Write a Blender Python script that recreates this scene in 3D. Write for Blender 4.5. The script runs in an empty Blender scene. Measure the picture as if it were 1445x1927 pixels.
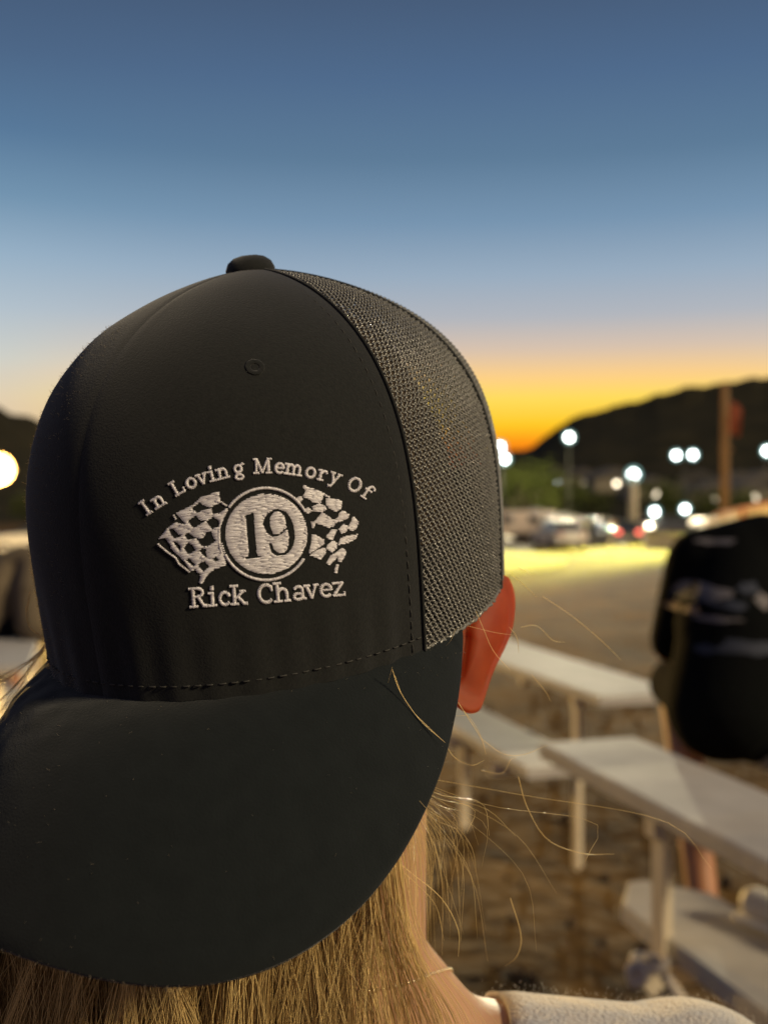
import bpy, bmesh, math, random
import numpy as np
from mathutils import Vector, Matrix
from mathutils.bvhtree import BVHTree
random.seed(7)
RNG = np.random.default_rng(7)
S = bpy.context.scene
COL = S.collection
R = math.radians
PI = math.pi

# ------------------------------------------------------------------ camera
CZ = 1.5                       # eye height above the ground by the benches
FPX, CX, CY = 2000.0, 722.5, 963.5
cam_d = bpy.data.cameras.new('camera')
cam = bpy.data.objects.new('camera', cam_d); COL.objects.link(cam)
cam.location = (0, 0, CZ); cam.rotation_euler = (R(90), 0, 0)
cam_d.sensor_fit = 'VERTICAL'; cam_d.sensor_height = 24.0
cam_d.lens = 24.0 * FPX / 1927.0
cam_d.clip_start = 0.02; cam_d.clip_end = 5000
cam_d.dof.use_dof = True; cam_d.dof.focus_distance = 0.352
cam_d.dof.aperture_fstop = 6.2
S.camera = cam

def at(px, py, y):
    "point at depth y on the line of sight through a photo pixel"
    return Vector(((px - CX) / FPX * y, y, CZ + (CY - py) / FPX * y))

# ------------------------------------------------------------------ world (dusk sky)
w = bpy.data.worlds.new('World'); S.world = w; w.use_nodes = True
nt = w.node_tree; nt.nodes.clear()
N = nt.nodes.new; L = nt.links.new
SUNSET_AZ = R(7)               # the glow sits a little right of straight ahead
def srgb(*c):
    return tuple((x / 255 / 12.92 if x / 255 <= 0.04045 else ((x / 255 + 0.055) / 1.055) ** 2.4) for x in c) + (1.0,)
def ramp(stops):
    r = N('ShaderNodeValToRGB'); cr = r.color_ramp; cr.interpolation = 'B_SPLINE' if False else 'EASE'
    cr.interpolation = 'LINEAR'
    while len(cr.elements) > 1: cr.elements.remove(cr.elements[-1])
    for i, (p, c) in enumerate(stops):
        e = cr.elements[0] if i == 0 else cr.elements.new(p)
        e.position = p; e.color = srgb(*c)
    return r
tc = N('ShaderNodeTexCoord')
sep = N('ShaderNodeSeparateXYZ'); L(tc.outputs['Generated'], sep.inputs[0])
mp = N('ShaderNodeMapRange'); mp.inputs[1].default_value = 0.0; mp.inputs[2].default_value = 0.5
L(sep.outputs['Z'], mp.inputs[0])
def zs(py): return math.sin(math.atan((CY - py) / FPX)) / 0.5
warm = ramp([(0.0, (200, 70, 10)), (zs(868), (230, 92, 10)), (zs(838), (252, 140, 8)), (zs(800), (255, 200, 30)), (zs(752), (255, 218, 88)), (zs(712), (252, 206, 132)),
             (zs(660), (214, 192, 172)), (zs(600), (176, 180, 188)), (zs(520), (150, 170, 190)), (zs(420), (116, 146, 174)), (zs(300), (90, 121, 150)),
             (zs(150), (76, 104, 138)), (zs(0), (68, 90, 120)), (1.0, (58, 78, 106))])
cool = ramp([(0.0, (205, 170, 140)), (zs(760), (220, 204, 182)), (zs(690), (200, 206, 202)), (zs(600), (176, 192, 204)), (zs(500), (148, 174, 196)), (zs(400), (112, 146, 174)),
             (zs(280), (84, 118, 152)), (zs(140), (74, 100, 132)), (zs(0), (66, 88, 118)), (1.0, (56, 76, 104))])
back = ramp([(0.0, (120, 104, 112)), (0.3, (142, 130, 142)), (0.6, (112, 114, 138)), (1.0, (58, 70, 100))])
# how close the direction is to the sunset azimuth
vm = N('ShaderNodeVectorMath'); vm.operation = 'MULTIPLY'; vm.inputs[1].default_value = (1, 1, 0); L(tc.outputs['Generated'], vm.inputs[0])
vn = N('ShaderNodeVectorMath'); vn.operation = 'NORMALIZE'; L(vm.outputs[0], vn.inputs[0])
vd = N('ShaderNodeVectorMath'); vd.operation = 'DOT_PRODUCT'; vd.inputs[1].default_value = (math.sin(SUNSET_AZ), math.cos(SUNSET_AZ), 0); L(vn.outputs[0], vd.inputs[0])
m1 = N('ShaderNodeMapRange'); m1.interpolation_type = 'SMOOTHSTEP'; m1.inputs[1].default_value = math.cos(R(30)); m1.inputs[2].default_value = math.cos(R(4)); L(vd.outputs['Value'], m1.inputs[0])
m2 = N('ShaderNodeMapRange'); m2.interpolation_type = 'SMOOTHSTEP'; m2.inputs[1].default_value = -0.2; m2.inputs[2].default_value = 0.6; L(vd.outputs['Value'], m2.inputs[0])
for r in (warm, cool, back): L(mp.outputs[0], r.inputs[0])
mxa = N('ShaderNodeMix'); mxa.data_type = 'RGBA'; L(m1.outputs[0], mxa.inputs[0]); L(cool.outputs[0], mxa.inputs[6]); L(warm.outputs[0], mxa.inputs[7])
mxb = N('ShaderNodeMix'); mxb.data_type = 'RGBA'; L(m2.outputs[0], mxb.inputs[0]); L(back.outputs[0], mxb.inputs[6]); L(mxa.outputs[2], mxb.inputs[7])
bg = N('ShaderNodeBackground'); bg.inputs[1].default_value = 1.0; L(mxb.outputs[2], bg.inputs[0])
sky = N('ShaderNodeTexSky'); sky.sky_type = 'NISHITA'; sky.sun_disc = False; sky.sun_elevation = R(-2); sky.sun_rotation = SUNSET_AZ
bg2 = N('ShaderNodeBackground'); bg2.inputs[1].default_value = 0.03; L(sky.outputs[0], bg2.inputs[0])
ads = N('ShaderNodeAddShader'); L(bg.outputs[0], ads.inputs[0]); L(bg2.outputs[0], ads.inputs[1])
wo = N('ShaderNodeOutputWorld'); L(ads.outputs[0], wo.inputs[0])

# ------------------------------------------------------------------ the one sun lamp: warm floodlight glow from behind right
sd = bpy.data.lights.new('sun', 'SUN'); sd.energy = 3.4; sd.angle = R(9); sd.color = (1.0, 0.80, 0.50)
sun = bpy.data.objects.new('sun', sd); COL.objects.link(sun)
SUN_AZ, SUN_EL = R(62), R(29)
to_sun = Vector((math.sin(SUN_AZ) * math.cos(SUN_EL), -math.cos(SUN_AZ) * math.cos(SUN_EL), math.sin(SUN_EL)))
sun.rotation_euler = to_sun.to_track_quat('Z', 'Y').to_euler()

S.view_settings.view_transform = 'Standard'; S.view_settings.look = 'None'
S.view_settings.exposure = 0; S.view_settings.gamma = 1
S.render.engine = 'CYCLES'
S.cycles.use_denoising = True
S.cycles.max_bounces = 6
S.cycles.sample_clamp_indirect = 4

# ------------------------------------------------------------------ helpers: objects
def tag(o, label=None, cat=None, group=None, kind=None):
    if label: o['label'] = label
    if cat: o['category'] = cat
    if group: o['group'] = group
    if kind: o['kind'] = kind
    return o
def thing(name, label, cat, loc=(0, 0, 0), rz=0.0, group=None):
    o = bpy.data.objects.new(name, None); COL.objects.link(o)
    o.location = loc; o.rotation_euler = (0, 0, rz); o.empty_display_size = 0.1
    return tag(o, label, cat, group)
def link_mesh(name, me, mat, parent=None, smooth=True):
    if mat is not None:
        for m in (mat if isinstance(mat, (list, tuple)) else [mat]): me.materials.append(m)
    if smooth: me.polygons.foreach_set('use_smooth', [True] * len(me.polygons))
    o = bpy.data.objects.new(name, me); COL.objects.link(o)
    if parent is not None: o.parent = parent
    return o
def copy_tree(o, parent=None):
    c = o.copy(); COL.objects.link(c); c.parent = parent
    for ch in list(o.children): copy_tree(ch, c)
    return c

class MB:
    "collects vertices and faces of one mesh"
    def __init__(s): s.v = []; s.f = []; s.mi = []; s.n = 0; s.at = {}
    def add(s, v, f, mi=0):
        v = np.asarray(v, float).reshape(-1, 3)
        s.v.append(v)
        s.f += [tuple(int(i) + s.n for i in q) for q in f]; s.mi += [mi] * len(f)
        s.n += len(v); return s
    def grid(s, P, close_u=False, close_v=False, flip=False, mi=0):
        P = np.asarray(P); nu, nv = P.shape[:2]
        f = []
        for i in range(nu if close_u else nu - 1):
            for j in range(nv if close_v else nv - 1):
                a, b = i * nv + j, ((i + 1) % nu) * nv + j
                c, d = ((i + 1) % nu) * nv + (j + 1) % nv, i * nv + (j + 1) % nv
                f.append((a, d, c, b) if flip else (a, b, c, d))
        return s.add(P.reshape(-1, 3), f, mi)
    def tube(s, P, r, sides=6, cap=True, mi=0):
        P = np.asarray(P, float); n = len(P)
        r = np.broadcast_to(np.asarray(r, float), (n,))
        T = np.gradient(P, axis=0); T /= np.linalg.norm(T, axis=1, keepdims=True) + 1e-12
        up = np.array([0, 0, 1.0]) if abs(T[:, 2]).mean() < 0.8 else np.array([1.0, 0, 0])
        A = np.cross(T, up); A /= np.linalg.norm(A, axis=1, keepdims=True) + 1e-12
        B = np.cross(T, A)
        th = np.arange(sides) * 2 * PI / sides
        V = P[:, None] + r[:, None, None] * (np.cos(th)[None, :, None] * A[:, None] + np.sin(th)[None, :, None] * B[:, None])
        base = []
        f = []
        for i in range(n - 1):
            for k in range(sides):
                k2 = (k + 1) % sides
                f.append((i * sides + k, i * sides + k2, (i + 1) * sides + k2, (i + 1) * sides + k))
        if cap:
            f.append(tuple(range(sides))[::-1]); f.append(tuple((n - 1) * sides + k for k in range(sides)))
        return s.add(V.reshape(-1, 3), f, mi)
    def box(s, c, size, rot=None, bev=0.0, mi=0, taper=1.0):
        "box centred at c; rot = 3x3 matrix; bev = chamfer on all edges"
        h = np.asarray(size, float) / 2
        b = min(bev, h.min() * 0.9)
        rot = np.eye(3) if rot is None else np.asarray(rot)
        if b <= 0:
            V = np.array([[x, y, z] for x in (-1, 1) for y in (-1, 1) for z in (-1, 1)]) * h
            V[:, :2] *= np.where(V[:, 2:] > 0, taper, 1.0)
            f = [(0, 1, 3, 2), (4, 6, 7, 5), (0, 4, 5, 1), (2, 3, 7, 6), (0, 2, 6, 4), (1, 5, 7, 3)]
            return s.add(V @ rot.T + np.asarray(c), f, mi)
        bm = bmesh.new(); bmesh.ops.create_cube(bm, size=2.0)
        for v in bm.verts: v.co = Vector((v.co.x * h[0], v.co.y * h[1], v.co.z * h[2]))
        bmesh.ops.bevel(bm, geom=bm.edges[:], offset=b, segments=2, affect='EDGES', profile=0.6)
        V = np.array([v.co[:] for v in bm.verts]); bm.verts.index_update()
        V[:, :2] *= np.where(V[:, 2:] > 0, taper, 1.0)
        f = [tuple(v.index for v in q.verts) for q in bm.faces]; bm.free()
        return s.add(V @ rot.T + np.asarray(c), f, mi)
    def lathe(s, prof, c=(0, 0, 0), rot=None, sides=24, mi=0):
        th = np.arange(sides) * 2 * PI / sides
        P = np.array([[[r * math.cos(t), r * math.sin(t), z] for r, z in prof] for t in th])
        rot = np.eye(3) if rot is None else np.asarray(rot)
        return s.grid(P @ rot.T + np.asarray(c), close_u=True, mi=mi)
    def prism(s, poly, d0, d1, axis=1, mi=0):
        "polygon in the plane across an axis, extruded from d0 to d1"
        n = len(poly); V = []
        for d in (d0, d1):
            for a, b in poly:
                V.append((a, d, b) if axis == 1 else ((d, a, b) if axis == 0 else (a, b, d)))
        f = [tuple(range(n)), tuple(range(n, 2 * n))[::-1]] + [(i, i + n, (i + 1) % n + n, (i + 1) % n) for i in range(n)]
        return s.add(V, f, mi)
    def mesh(s, name):
        me = bpy.data.meshes.new(name)
        V = np.concatenate(s.v) if s.v else np.zeros((0, 3))
        me.from_pydata(V.tolist(), [], s.f); 
        if any(s.mi): me.polygons.foreach_set('material_index', s.mi)
        me.validate(clean_customdata=False); me.update(); return me
    def build(s, name, mat, parent=None, smooth=True):
        return link_mesh(name, s.mesh(name), mat, parent, smooth)
def fix_normals(o):
    bm = bmesh.new(); bm.from_mesh(o.data); bmesh.ops.recalc_face_normals(bm, faces=bm.faces[:]); bm.to_mesh(o.data); bm.free(); return o
def mrot(z=0, x=0, y=0):
    return np.array((Matrix.Rotation(z, 3, 'Z') @ Matrix.Rotation(x, 3, 'X') @ Matrix.Rotation(y, 3, 'Y')))
def frame(d, up=(0, 0, 1)):
    "columns: along d, sideways, up"
    d = Vector(d).normalized(); sd_ = Vector(up).cross(d).normalized(); u = d.cross(sd_)
    return np.array([[d.x, sd_.x, u.x], [d.y, sd_.y, u.y], [d.z, sd_.z, u.z]])
def catmull(P, n=8):
    P = [np.asarray(p, float) for p in P]; P = [2 * P[0] - P[1]] + P + [2 * P[-1] - P[-2]]
    out = []
    for i in range(1, len(P) - 2):
        for k in range(n):
            t = k / n; a, b, c, d = P[i - 1:i + 3]
            out.append(0.5 * (2 * b + (c - a) * t + (2 * a - 5 * b + 4 * c - d) * t * t + (3 * b - a - 3 * c + d) * t ** 3))
    out.append(P[-2]); return np.array(out)

# ------------------------------------------------------------------ helpers: materials
def mat(name, col, rough=0.7, metal=0.0, spec=0.5, noise=None, bump=None, sheen=0.0, emit=None, sss=0.0, sss_r=(0.01, 0.004, 0.002), coat=0.0):
    """noise = (scale, other colour, contrast) mottles the colour; bump = (scale, strength, distance)"""
    m = bpy.data.materials.new(name); m.use_nodes = True
    t = m.node_tree; b = t.nodes['Principled BSDF']
    b.inputs['Base Color'].default_value = (*col, 1); b.inputs['Roughness'].default_value = rough
    b.inputs['Metallic'].default_value = metal; b.inputs['Specular IOR Level'].default_value = spec
    b.inputs['Sheen Weight'].default_value = sheen; b.inputs['Coat Weight'].default_value = coat
    if sheen: b.inputs['Sheen Roughness'].default_value = 0.5
    if sss:
        b.inputs['Subsurface Weight'].default_value = sss; b.inputs['Subsurface Radius'].default_value = sss_r; b.inputs['Subsurface Scale'].default_value = 1.0
    if emit:
        b.inputs['Emission Color'].default_value = (*emit[0], 1); b.inputs['Emission Strength'].default_value = emit[1]
    tcn = t.nodes.new('ShaderNodeTexCoord')
    if noise:
        sc, c2, ctr = noise
        n = t.nodes.new('ShaderNodeTexNoise'); n.inputs['Scale'].default_value = sc; n.inputs['Detail'].default_value = 6; n.inputs['Roughness'].default_value = 0.6
        t.links.new(tcn.outputs['Object'], n.inputs['Vector'])
        r = t.nodes.new('ShaderNodeValToRGB'); r.color_ramp.elements[0].position = 0.5 - ctr; r.color_ramp.elements[1].position = 0.5 + ctr
        r.color_ramp.elements[0].color = (*col, 1); r.color_ramp.elements[1].color = (*c2, 1)
        t.links.new(n.outputs['Fac'], r.inputs[0]); t.links.new(r.outputs[0], b.inputs['Base Color'])
    if bump:
        sc, st, di = bump
        n = t.nodes.new('ShaderNodeTexNoise'); n.inputs['Scale'].default_value = sc; n.inputs['Detail'].default_value = 4
        t.links.new(tcn.outputs['Object'], n.inputs['Vector'])
        bn = t.nodes.new('ShaderNodeBump'); bn.inputs['Strength'].default_value = st; bn.inputs['Distance'].default_value = di
        t.links.new(n.outputs['Fac'], bn.inputs['Height']); t.links.new(bn.outputs[0], b.inputs['Normal'])
    return m
def tone_mat(name, dark, light, rough=0.45, spec=0.5):
    "colour runs between two tones with a per-strand value stored on the mesh"
    m = mat(name, dark, rough, spec=spec); t = m.node_tree; b = t.nodes['Principled BSDF']
    a = t.nodes.new('ShaderNodeAttribute'); a.attribute_name = 'tone'
    r = t.nodes.new('ShaderNodeMix'); r.data_type = 'RGBA'; r.inputs[6].default_value = (*dark, 1); r.inputs[7].default_value = (*light, 1)
    t.links.new(a.outputs['Fac'], r.inputs[0]); t.links.new(r.outputs[2], b.inputs['Base Color']); return m
def set_tone(o, vals):
    a = o.data.attributes.new('tone', 'FLOAT', 'POINT'); a.data.foreach_set('value', np.asarray(vals, np.float32))

def strands(P, r, sides=3):
    "P: n x k x 3 strand points, r: n x k radii -> one MB (fast, vectorised)"
    n, k = P.shape[:2]
    T = np.gradient(P, axis=1); T /= np.linalg.norm(T, axis=2, keepdims=True) + 1e-12
    ref = np.array([0.31, 0.83, 0.46])
    A = np.cross(T, ref); A /= np.linalg.norm(A, axis=2, keepdims=True) + 1e-12
    B = np.cross(T, A); th = np.arange(sides) * 2 * PI / sides
    V = P[:, :, None] + r[:, :, None, None] * (np.cos(th)[:, None] * A[:, :, None] + np.sin(th)[:, None] * B[:, :, None])
    i = np.arange(n)[:, None, None] * k * sides; j = np.arange(k - 1)[None, :, None] * sides; q = np.arange(sides)[None, None, :]
    q2 = (q + 1) % sides
    F = np.stack([i + j + q, i + j + q2, i + j + sides + q2, i + j + sides + q], -1).reshape(-1, 4)
    me = bpy.data.meshes.new('strand_mesh')
    V = V.reshape(-1, 3)
    me.vertices.add(len(V)); me.vertices.foreach_set('co', V.ravel().astype(np.float32))
    me.loops.add(F.size); me.loops.foreach_set('vertex_index', F.ravel().astype(np.int32))
    me.polygons.add(len(F)); me.polygons.foreach_set('loop_start', (np.arange(len(F)) * 4).astype(np.int32))
    me.update(calc_edges=True)
    return me, k * sides

# ================================================================== ground, hills
def smooth(a, b, x):
    t = np.clip((np.asarray(x, float) - a) / (b - a), 0, 1); return t * t * (3 - 2 * t)
def ground_z(x, y):
    return -0.5 * smooth(8, 70, y)
def fbm(x, y, seed=0, octs=5):
    r = np.random.default_rng(seed); v = 0; a = 1.0
    for o in range(octs):
        th = r.uniform(0, 6.28, 3); ph = r.uniform(0, 6.28, 3); f = 2.0 ** o
        v = v + a * sum(np.sin(f * (x * math.cos(t) + y * math.sin(t)) + p) for t, p in zip(th, ph)) / 3; a *= 0.5
    return v

# ================================================================== the cap
CAP = dict(X=-0.03914, Y=0.42424, Z=-0.04028 + CZ, yaw=-33.28263, pit=12.6831, rol=-1.16226, Af=0.10074, Ab=0.11644, B=0.08091, H=0.13396,
           al=1.10983, be=0.51963, k=0.0397, m=0.00474, b2=0.00168, a_s=74.96, ae=38.04, te=0.42359, e=2.08563, da=0.28175, db=-0.02943)
BRIM = dict(Lb=0.06151, kap=0.37846, q=0.87263, dl=38.87512, K=14.26293, am=93.2, K4=-564.66675, pw=2.74739, cb=0.9214)
def cap_rot():
    y, p, r = np.radians([CAP['yaw'], CAP['pit'], CAP['rol']])
    M = np.array([[0, 1, 0], [-1, 0, 0], [0, 0, 1.]])
    Rr = np.array([[1, 0, 0], [0, np.cos(r), -np.sin(r)], [0, np.sin(r), np.cos(r)]])
    Rp = np.array([[np.cos(p), 0, np.sin(p)], [0, 1, 0], [-np.sin(p), 0, np.cos(p)]])
    Rz = np.array([[np.cos(y), -np.sin(y), 0], [np.sin(y), np.cos(y), 0], [0, 0, 1]])
    return Rz @ M @ Rp @ Rr
CM = cap_rot(); CO = np.array([CAP['X'], CAP['Y'], CAP['Z']])
def crown(a, t):
    "local crown surface: a = azimuth from the brim's middle, t = 0 rim .. 1 top"
    a, t = np.broadcast_arrays(np.asarray(a, float), np.asarray(t, float)); P = CAP
    th = np.clip(t, 0, 1) * PI / 2; wb = (1 - np.cos(a)) / 2
    al = P['al'] + P['da'] * wb; be = P['be'] + P['db'] * wb
    hn = np.abs(np.sin(th)) ** be
    rho = np.abs(np.cos(th)) ** al * (1 - P['k'] * (1 - hn) ** 2)
    A = np.where(np.cos(a) > 0, P['Af'], P['Ab'])
    r = (np.abs(np.cos(a) / A) ** P['e'] + np.abs(np.sin(a) / P['B']) ** P['e']) ** (-1 / P['e']) * rho
    return np.stack([r * np.cos(a) - P['m'] * hn, r * np.sin(a), P['H'] * hn + P['b2'] * np.cos(2 * a) * (1 - hn)], -1)
def crown_n(a, t):
    a, t = np.broadcast_arrays(np.asarray(a, float), np.asarray(t, float)); d = 1e-3
    t = np.clip(t, 0.004, 0.985)
    du = crown(a + d, t) - crown(a - d, t); dv = crown(a, t + d) - crown(a, t - d)
    n = np.cross(du, dv); return n / (np.linalg.norm(n, axis=-1, keepdims=True) + 1e-15)
def toW(P): return np.asarray(P) @ CM.T + CO
def dirW(P): return np.asarray(P) @ CM.T
# t values spaced evenly along the meridian
_t = 1 - (1 - np.linspace(0, 1, 400)) ** 1.0
def t_even(n, a=0.6, t1=0.997):
    tt = np.linspace(0, 1, 3001) ** 1.9 * t1
    s = np.concatenate([[0], np.cumsum(np.linalg.norm(np.diff(crown(a, tt), axis=0), axis=1))])
    return np.interp(np.linspace(0, s[-1], n), s, tt)

fabric = mat('cap_cotton', (0.0165, 0.0175, 0.0164), 0.95, spec=0.10, noise=(900, (0.0098, 0.0108, 0.0104), 0.2), bump=(1500, 0.5, 0.0004), sheen=0.20)
brim_fabric = mat('cap_brim_cotton', (0.0112, 0.0142, 0.0150), 0.95, spec=0.10, noise=(120, (0.0080, 0.0104, 0.0112), 0.25), bump=(1300, 0.5, 0.0004), sheen=0.12)
thread_dark = mat('dark_thread', (0.030, 0.029, 0.025), 0.8)
mesh_mat = mat('mesh_cord', (0.165, 0.160, 0.140), 0.24, spec=0.9)
thread_light = tone_mat('embroidery_thread', (0.56, 0.535, 0.56), (0.86, 0.84, 0.85), 0.42, 0.6)

AS = R(CAP['a_s'])
cap = thing('baseball_cap', 'dark charcoal mesh-back cap worn backwards, white checkered-flag embroidery on its side', 'cap', CO)
TI = Matrix.Translation(-Vector(CO))
def cap_part(mb, name, m, parent=None, smooth=True):
    o = link_mesh(name, mb.mesh(name) if isinstance(mb, MB) else mb, m, None, smooth)
    o.data.transform(TI); o.parent = parent or cap; return o

# cloth front panels, each closed with an inside face
tf = t_even(70)
def panel(a0, a1, na=56, th=0.0014, puff=0.0):
    A = np.linspace(a0, a1, na)[:, None]; T = tf[None, :]
    Pn = crown(A, T); Nn = crown_n(A, T)
    # seam dips at both long edges, soft hand-made unevenness inside
    arc = np.minimum(np.abs(A - a0), np.abs(A - a1)) * 0.09 * (1 - T * 0.7)
    seam = -0.0003 * np.exp(-(arc / 0.0014) ** 2)
    q = Pn * 1.0
    un = 0.00055 * fbm(q[..., 0] * 60, q[..., 1] * 60 + q[..., 2] * 45, 3, 3) + 0.0007 * np.exp(-((T - 0.0) / 0.03) ** 2) * np.sin(A * 47) * 0.5
    off = (seam + un * np.clip(arc / 0.006, 0, 1) + puff)[..., None]
    return Pn + Nn * off, Pn - Nn * th
front = {}
for a0, a1 in ((0.0, AS), (-AS, 0.0)):
    out, inn = panel(a0, a1)
    mb = MB()
    mb.grid(toW(out), flip=False)
    mb.grid(toW(inn), flip=True)
    for e in (0, -1):
        mb.grid(toW(np.stack([out[e], inn[e]], 0)), flip=(e == 0))
    mb.grid(toW(np.stack([out[:, 0], inn[:, 0]], 1)))
    o = cap_part(mb, 'front_panel', fabric)
    if a0 < 0: o['label'] = 'fuzzier front panel'
    if a0 == 0.0:
        G = toW(out); nu, nv = G.shape[:2]
        poly = [(i * nv + j, (i + 1) * nv + j, (i + 1) * nv + j + 1, i * nv + j + 1) for i in range(nu - 1) for j in range(nv - 1)]
        BV = BVHTree.FromPolygons([tuple(p) for p in G.reshape(-1, 3)], poly)
# soft piped seam down the middle of the front and a raised edge along the mesh
mb = MB()
for asn, rr in ((AS, 0.0006), (-AS, 0.0006)):
    tt = t_even(90)
    mb.tube(toW(crown(asn, tt) + crown_n(asn, tt) * 0.0003), rr, 8)
cap_part(mb, 'seam_binding', fabric)

# knitted mesh panels: wavy courses linked into an open net
def net_panel(a0, a1, p=0.0026, q=0.00195, r0=0.00041):
    mb = MB(); ac = (a0 + a1) / 2
    tt = np.linspace(0, 1, 2001) ** 1.9 * 0.994
    s = np.concatenate([[0], np.cumsum(np.linalg.norm(np.diff(crown(ac, tt), axis=0), axis=1))])
    rows = int(s[-1] / q)
    def pt(u, v, lift=0.0):
        t = np.interp(v, s, tt); c = crown(ac, t); rad = np.maximum(np.hypot(c[..., 0], c[..., 1]), 1e-4)
        a = ac + u / rad
        return a, toW(crown(a, t) + crown_n(a, t) * (lift - 0.0006)[..., None])
    rows_n = rows
    for j in range(rows_n):
        v0 = (j + 0.5) * q
        t = float(np.interp(v0, s, tt)); c = crown(ac, t); rad = max(math.hypot(c[0], c[1]), 1e-4)
        half = (a1 - a0) / 2 * rad * 1.15
        m = int(half / (p / 2)) + 1
        # 4 samples per half wave
        idx = np.arange(-m * 4, m * 4 + 1); u = idx * (p / 8)
        ph = idx / 4.0 + j
        tri = 1 - 2 * np.abs((ph % 2) - 1)                        # -1..1
        wob = 0.10 * q * np.sin(u * 900 + j * 1.7) + 0.05 * q * RNG.standard_normal(len(u))
        v = v0 + tri * q * 0.34 + wob
        lift = 0.0005 * np.abs(tri) ** 3 - 0.0001
        a, W = pt(u, np.clip(v, 0, s[-1]), lift)
        ok = (a >= a0) & (a <= a1) & (v > 0) & (v < s[-1])
        rr = r0 * (0.80 + 0.40 * np.abs(tri) ** 2)
        i = 0
        while i < len(u):
            if not ok[i]: i += 1; continue
            k = i
            while k < len(u) and ok[k]: k += 1
            if k - i >= 3: mb.tube(W[i:k], rr[i:k], 5)
            i = k
        # knots joining this course to the one above
        if j < rows_n - 1:
            um = np.arange(-m, m + 1); um = um[((um + j) % 2) == 1]
            uu = um * (p / 2)
            for x in uu:
                a, W = pt(np.array([x, x + p * 0.03, x]), np.array([v0 + q * 0.30, v0 + q * 0.5, v0 + q * 0.70]), np.array([0.0004, 0.0007, 0.0004]))
                if a.min() >= a0 and a.max() <= a1: mb.tube(W, r0 * 1.1, 5)
    # bound bottom edge: a rolled hem of thicker cord
    A = np.linspace(a0, a1, 60)
    mb.tube(toW(crown(A, 0.0) + crown_n(A, 0.0) * -0.0006 + 0.0003 * RNG.standard_normal((60, 3))), 0.0007, 6)
    return mb
for a0, a1 in ((AS + 0.006, R(126)), (R(127), R(180)), (-R(180), -R(127)), (-R(126), -AS - 0.006)):
    cap_part(net_panel(a0, a1), 'mesh_panel', mesh_mat)
mb = MB()
for ab in (R(126.5), R(-126.5), R(180)):
    tt = t_even(80); A = ab
    mb.tube(toW(crown(ab, tt) + crown_n(ab, tt) * -0.0004), 0.0012, 8)
cap_part(mb, 'mesh_seam', fabric)
# sweatband inside the rim
A = np.linspace(-PI, PI, 121)
mb = MB()
prof = [(0.0004, 0.0), (0.02, 0.10), (0.05, 0.18)]
P0 = crown(A, 0.0) * np.array([0.975, 0.975, 1]); P1 = crown(A, 0.02) * np.array([0.965, 0.965, 1])
mb.grid(toW(np.stack([P0, P1 + np.array([0, 0, 0.012])], 1)))
cap_part(mb, 'sweatband', fabric)

# covered button on top
top = crown(0.0, 1.0); ctop = toW(top)
mb = MB()
prof = [(0.0001, 0.0078), (0.003, 0.0077), (0.0058, 0.0070), (0.0082, 0.0052), (0.0093, 0.0028), (0.0094, 0.0006), (0.0088, -0.0012), (0.006, -0.002)]
mb.lathe(prof[::-1], ctop + dirW([0, 0, -0.0022]), CM, 32)
cap_part(mb, 'button', fabric)

# brim: a crescent bent over the nape
def brim_pt(sg, v):
    sg, v = np.broadcast_arrays(np.asarray(sg, float), np.asarray(v, float))
    a = sg * R(BRIM['am']); inn = crown(a, 0.0)
    d = BRIM['Lb'] * np.maximum(1 - np.abs(sg) ** BRIM['pw'], 0) ** BRIM['q'] * v; k = BRIM['kap'] * a
    f = inn[..., 0] + d * np.cos(k); s = inn[..., 1] + d * np.sin(k)
    u = inn[..., 2] - math.tan(R(BRIM['dl'])) * d * (1 + BRIM['cb'] * (v - 1)) - BRIM['K'] * (s ** 2 - inn[..., 1] ** 2) - BRIM['K4'] * (s ** 4 - inn[..., 1] ** 4)
    return np.stack([f, s, u], -1)
SG = np.sin(np.linspace(-PI / 2, PI / 2, 161)) * 0.5 + np.linspace(-1, 1, 161) * 0.5
V_ = np.linspace(-0.03, 1, 40)
Bt = brim_pt(SG[:, None], V_[None, :])
du = np.gradient(Bt, axis=0); dv = np.gradient(Bt, axis=1); Bn = np.cross(du, dv); Bn /= np.linalg.norm(Bn, axis=-1, keepdims=True) + 1e-15
if (Bn[80, 20] @ np.array([0.7, 0, 0.7])) < 0: Bn = -Bn
for _ in range(3):
    Bn[1:-1] = Bn[:-2] + Bn[1:-1] * 2 + Bn[2:]; Bn /= np.linalg.norm(Bn, axis=-1, keepdims=True) + 1e-15
bw = 0.0004 * fbm(Bt[..., 1] * 70, Bt[..., 0] * 55, 11, 4) + 0.00045 * (1 - smooth(60, 100, np.arange(161)))[:, None] * fbm(Bt[..., 1] * 420, Bt[..., 0] * 520, 17, 3)
roll = -0.0013 * np.clip((V_ - 0.965) / 0.035, 0, 1) ** 2
Btop = Bt + Bn * (bw + roll + 0.0)[..., None]; Bbot = Bt - Bn * 0.0030
mb = MB(); mb.grid(toW(Btop)); mb.grid(toW(Bbot), flip=True)
mid = (Btop[:, -1] + Bbot[:, -1]) / 2; outw = (Bt[:, -1] - Bt[:, -2]); outw /= np.linalg.norm(outw, axis=1, keepdims=True) + 1e-12
mb.grid(toW(np.stack([Btop[:, -1], mid + outw * 0.0007, Bbot[:, -1]], 1)))
brim = cap_part(mb, 'brim', brim_fabric); fix_normals(brim)

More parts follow.
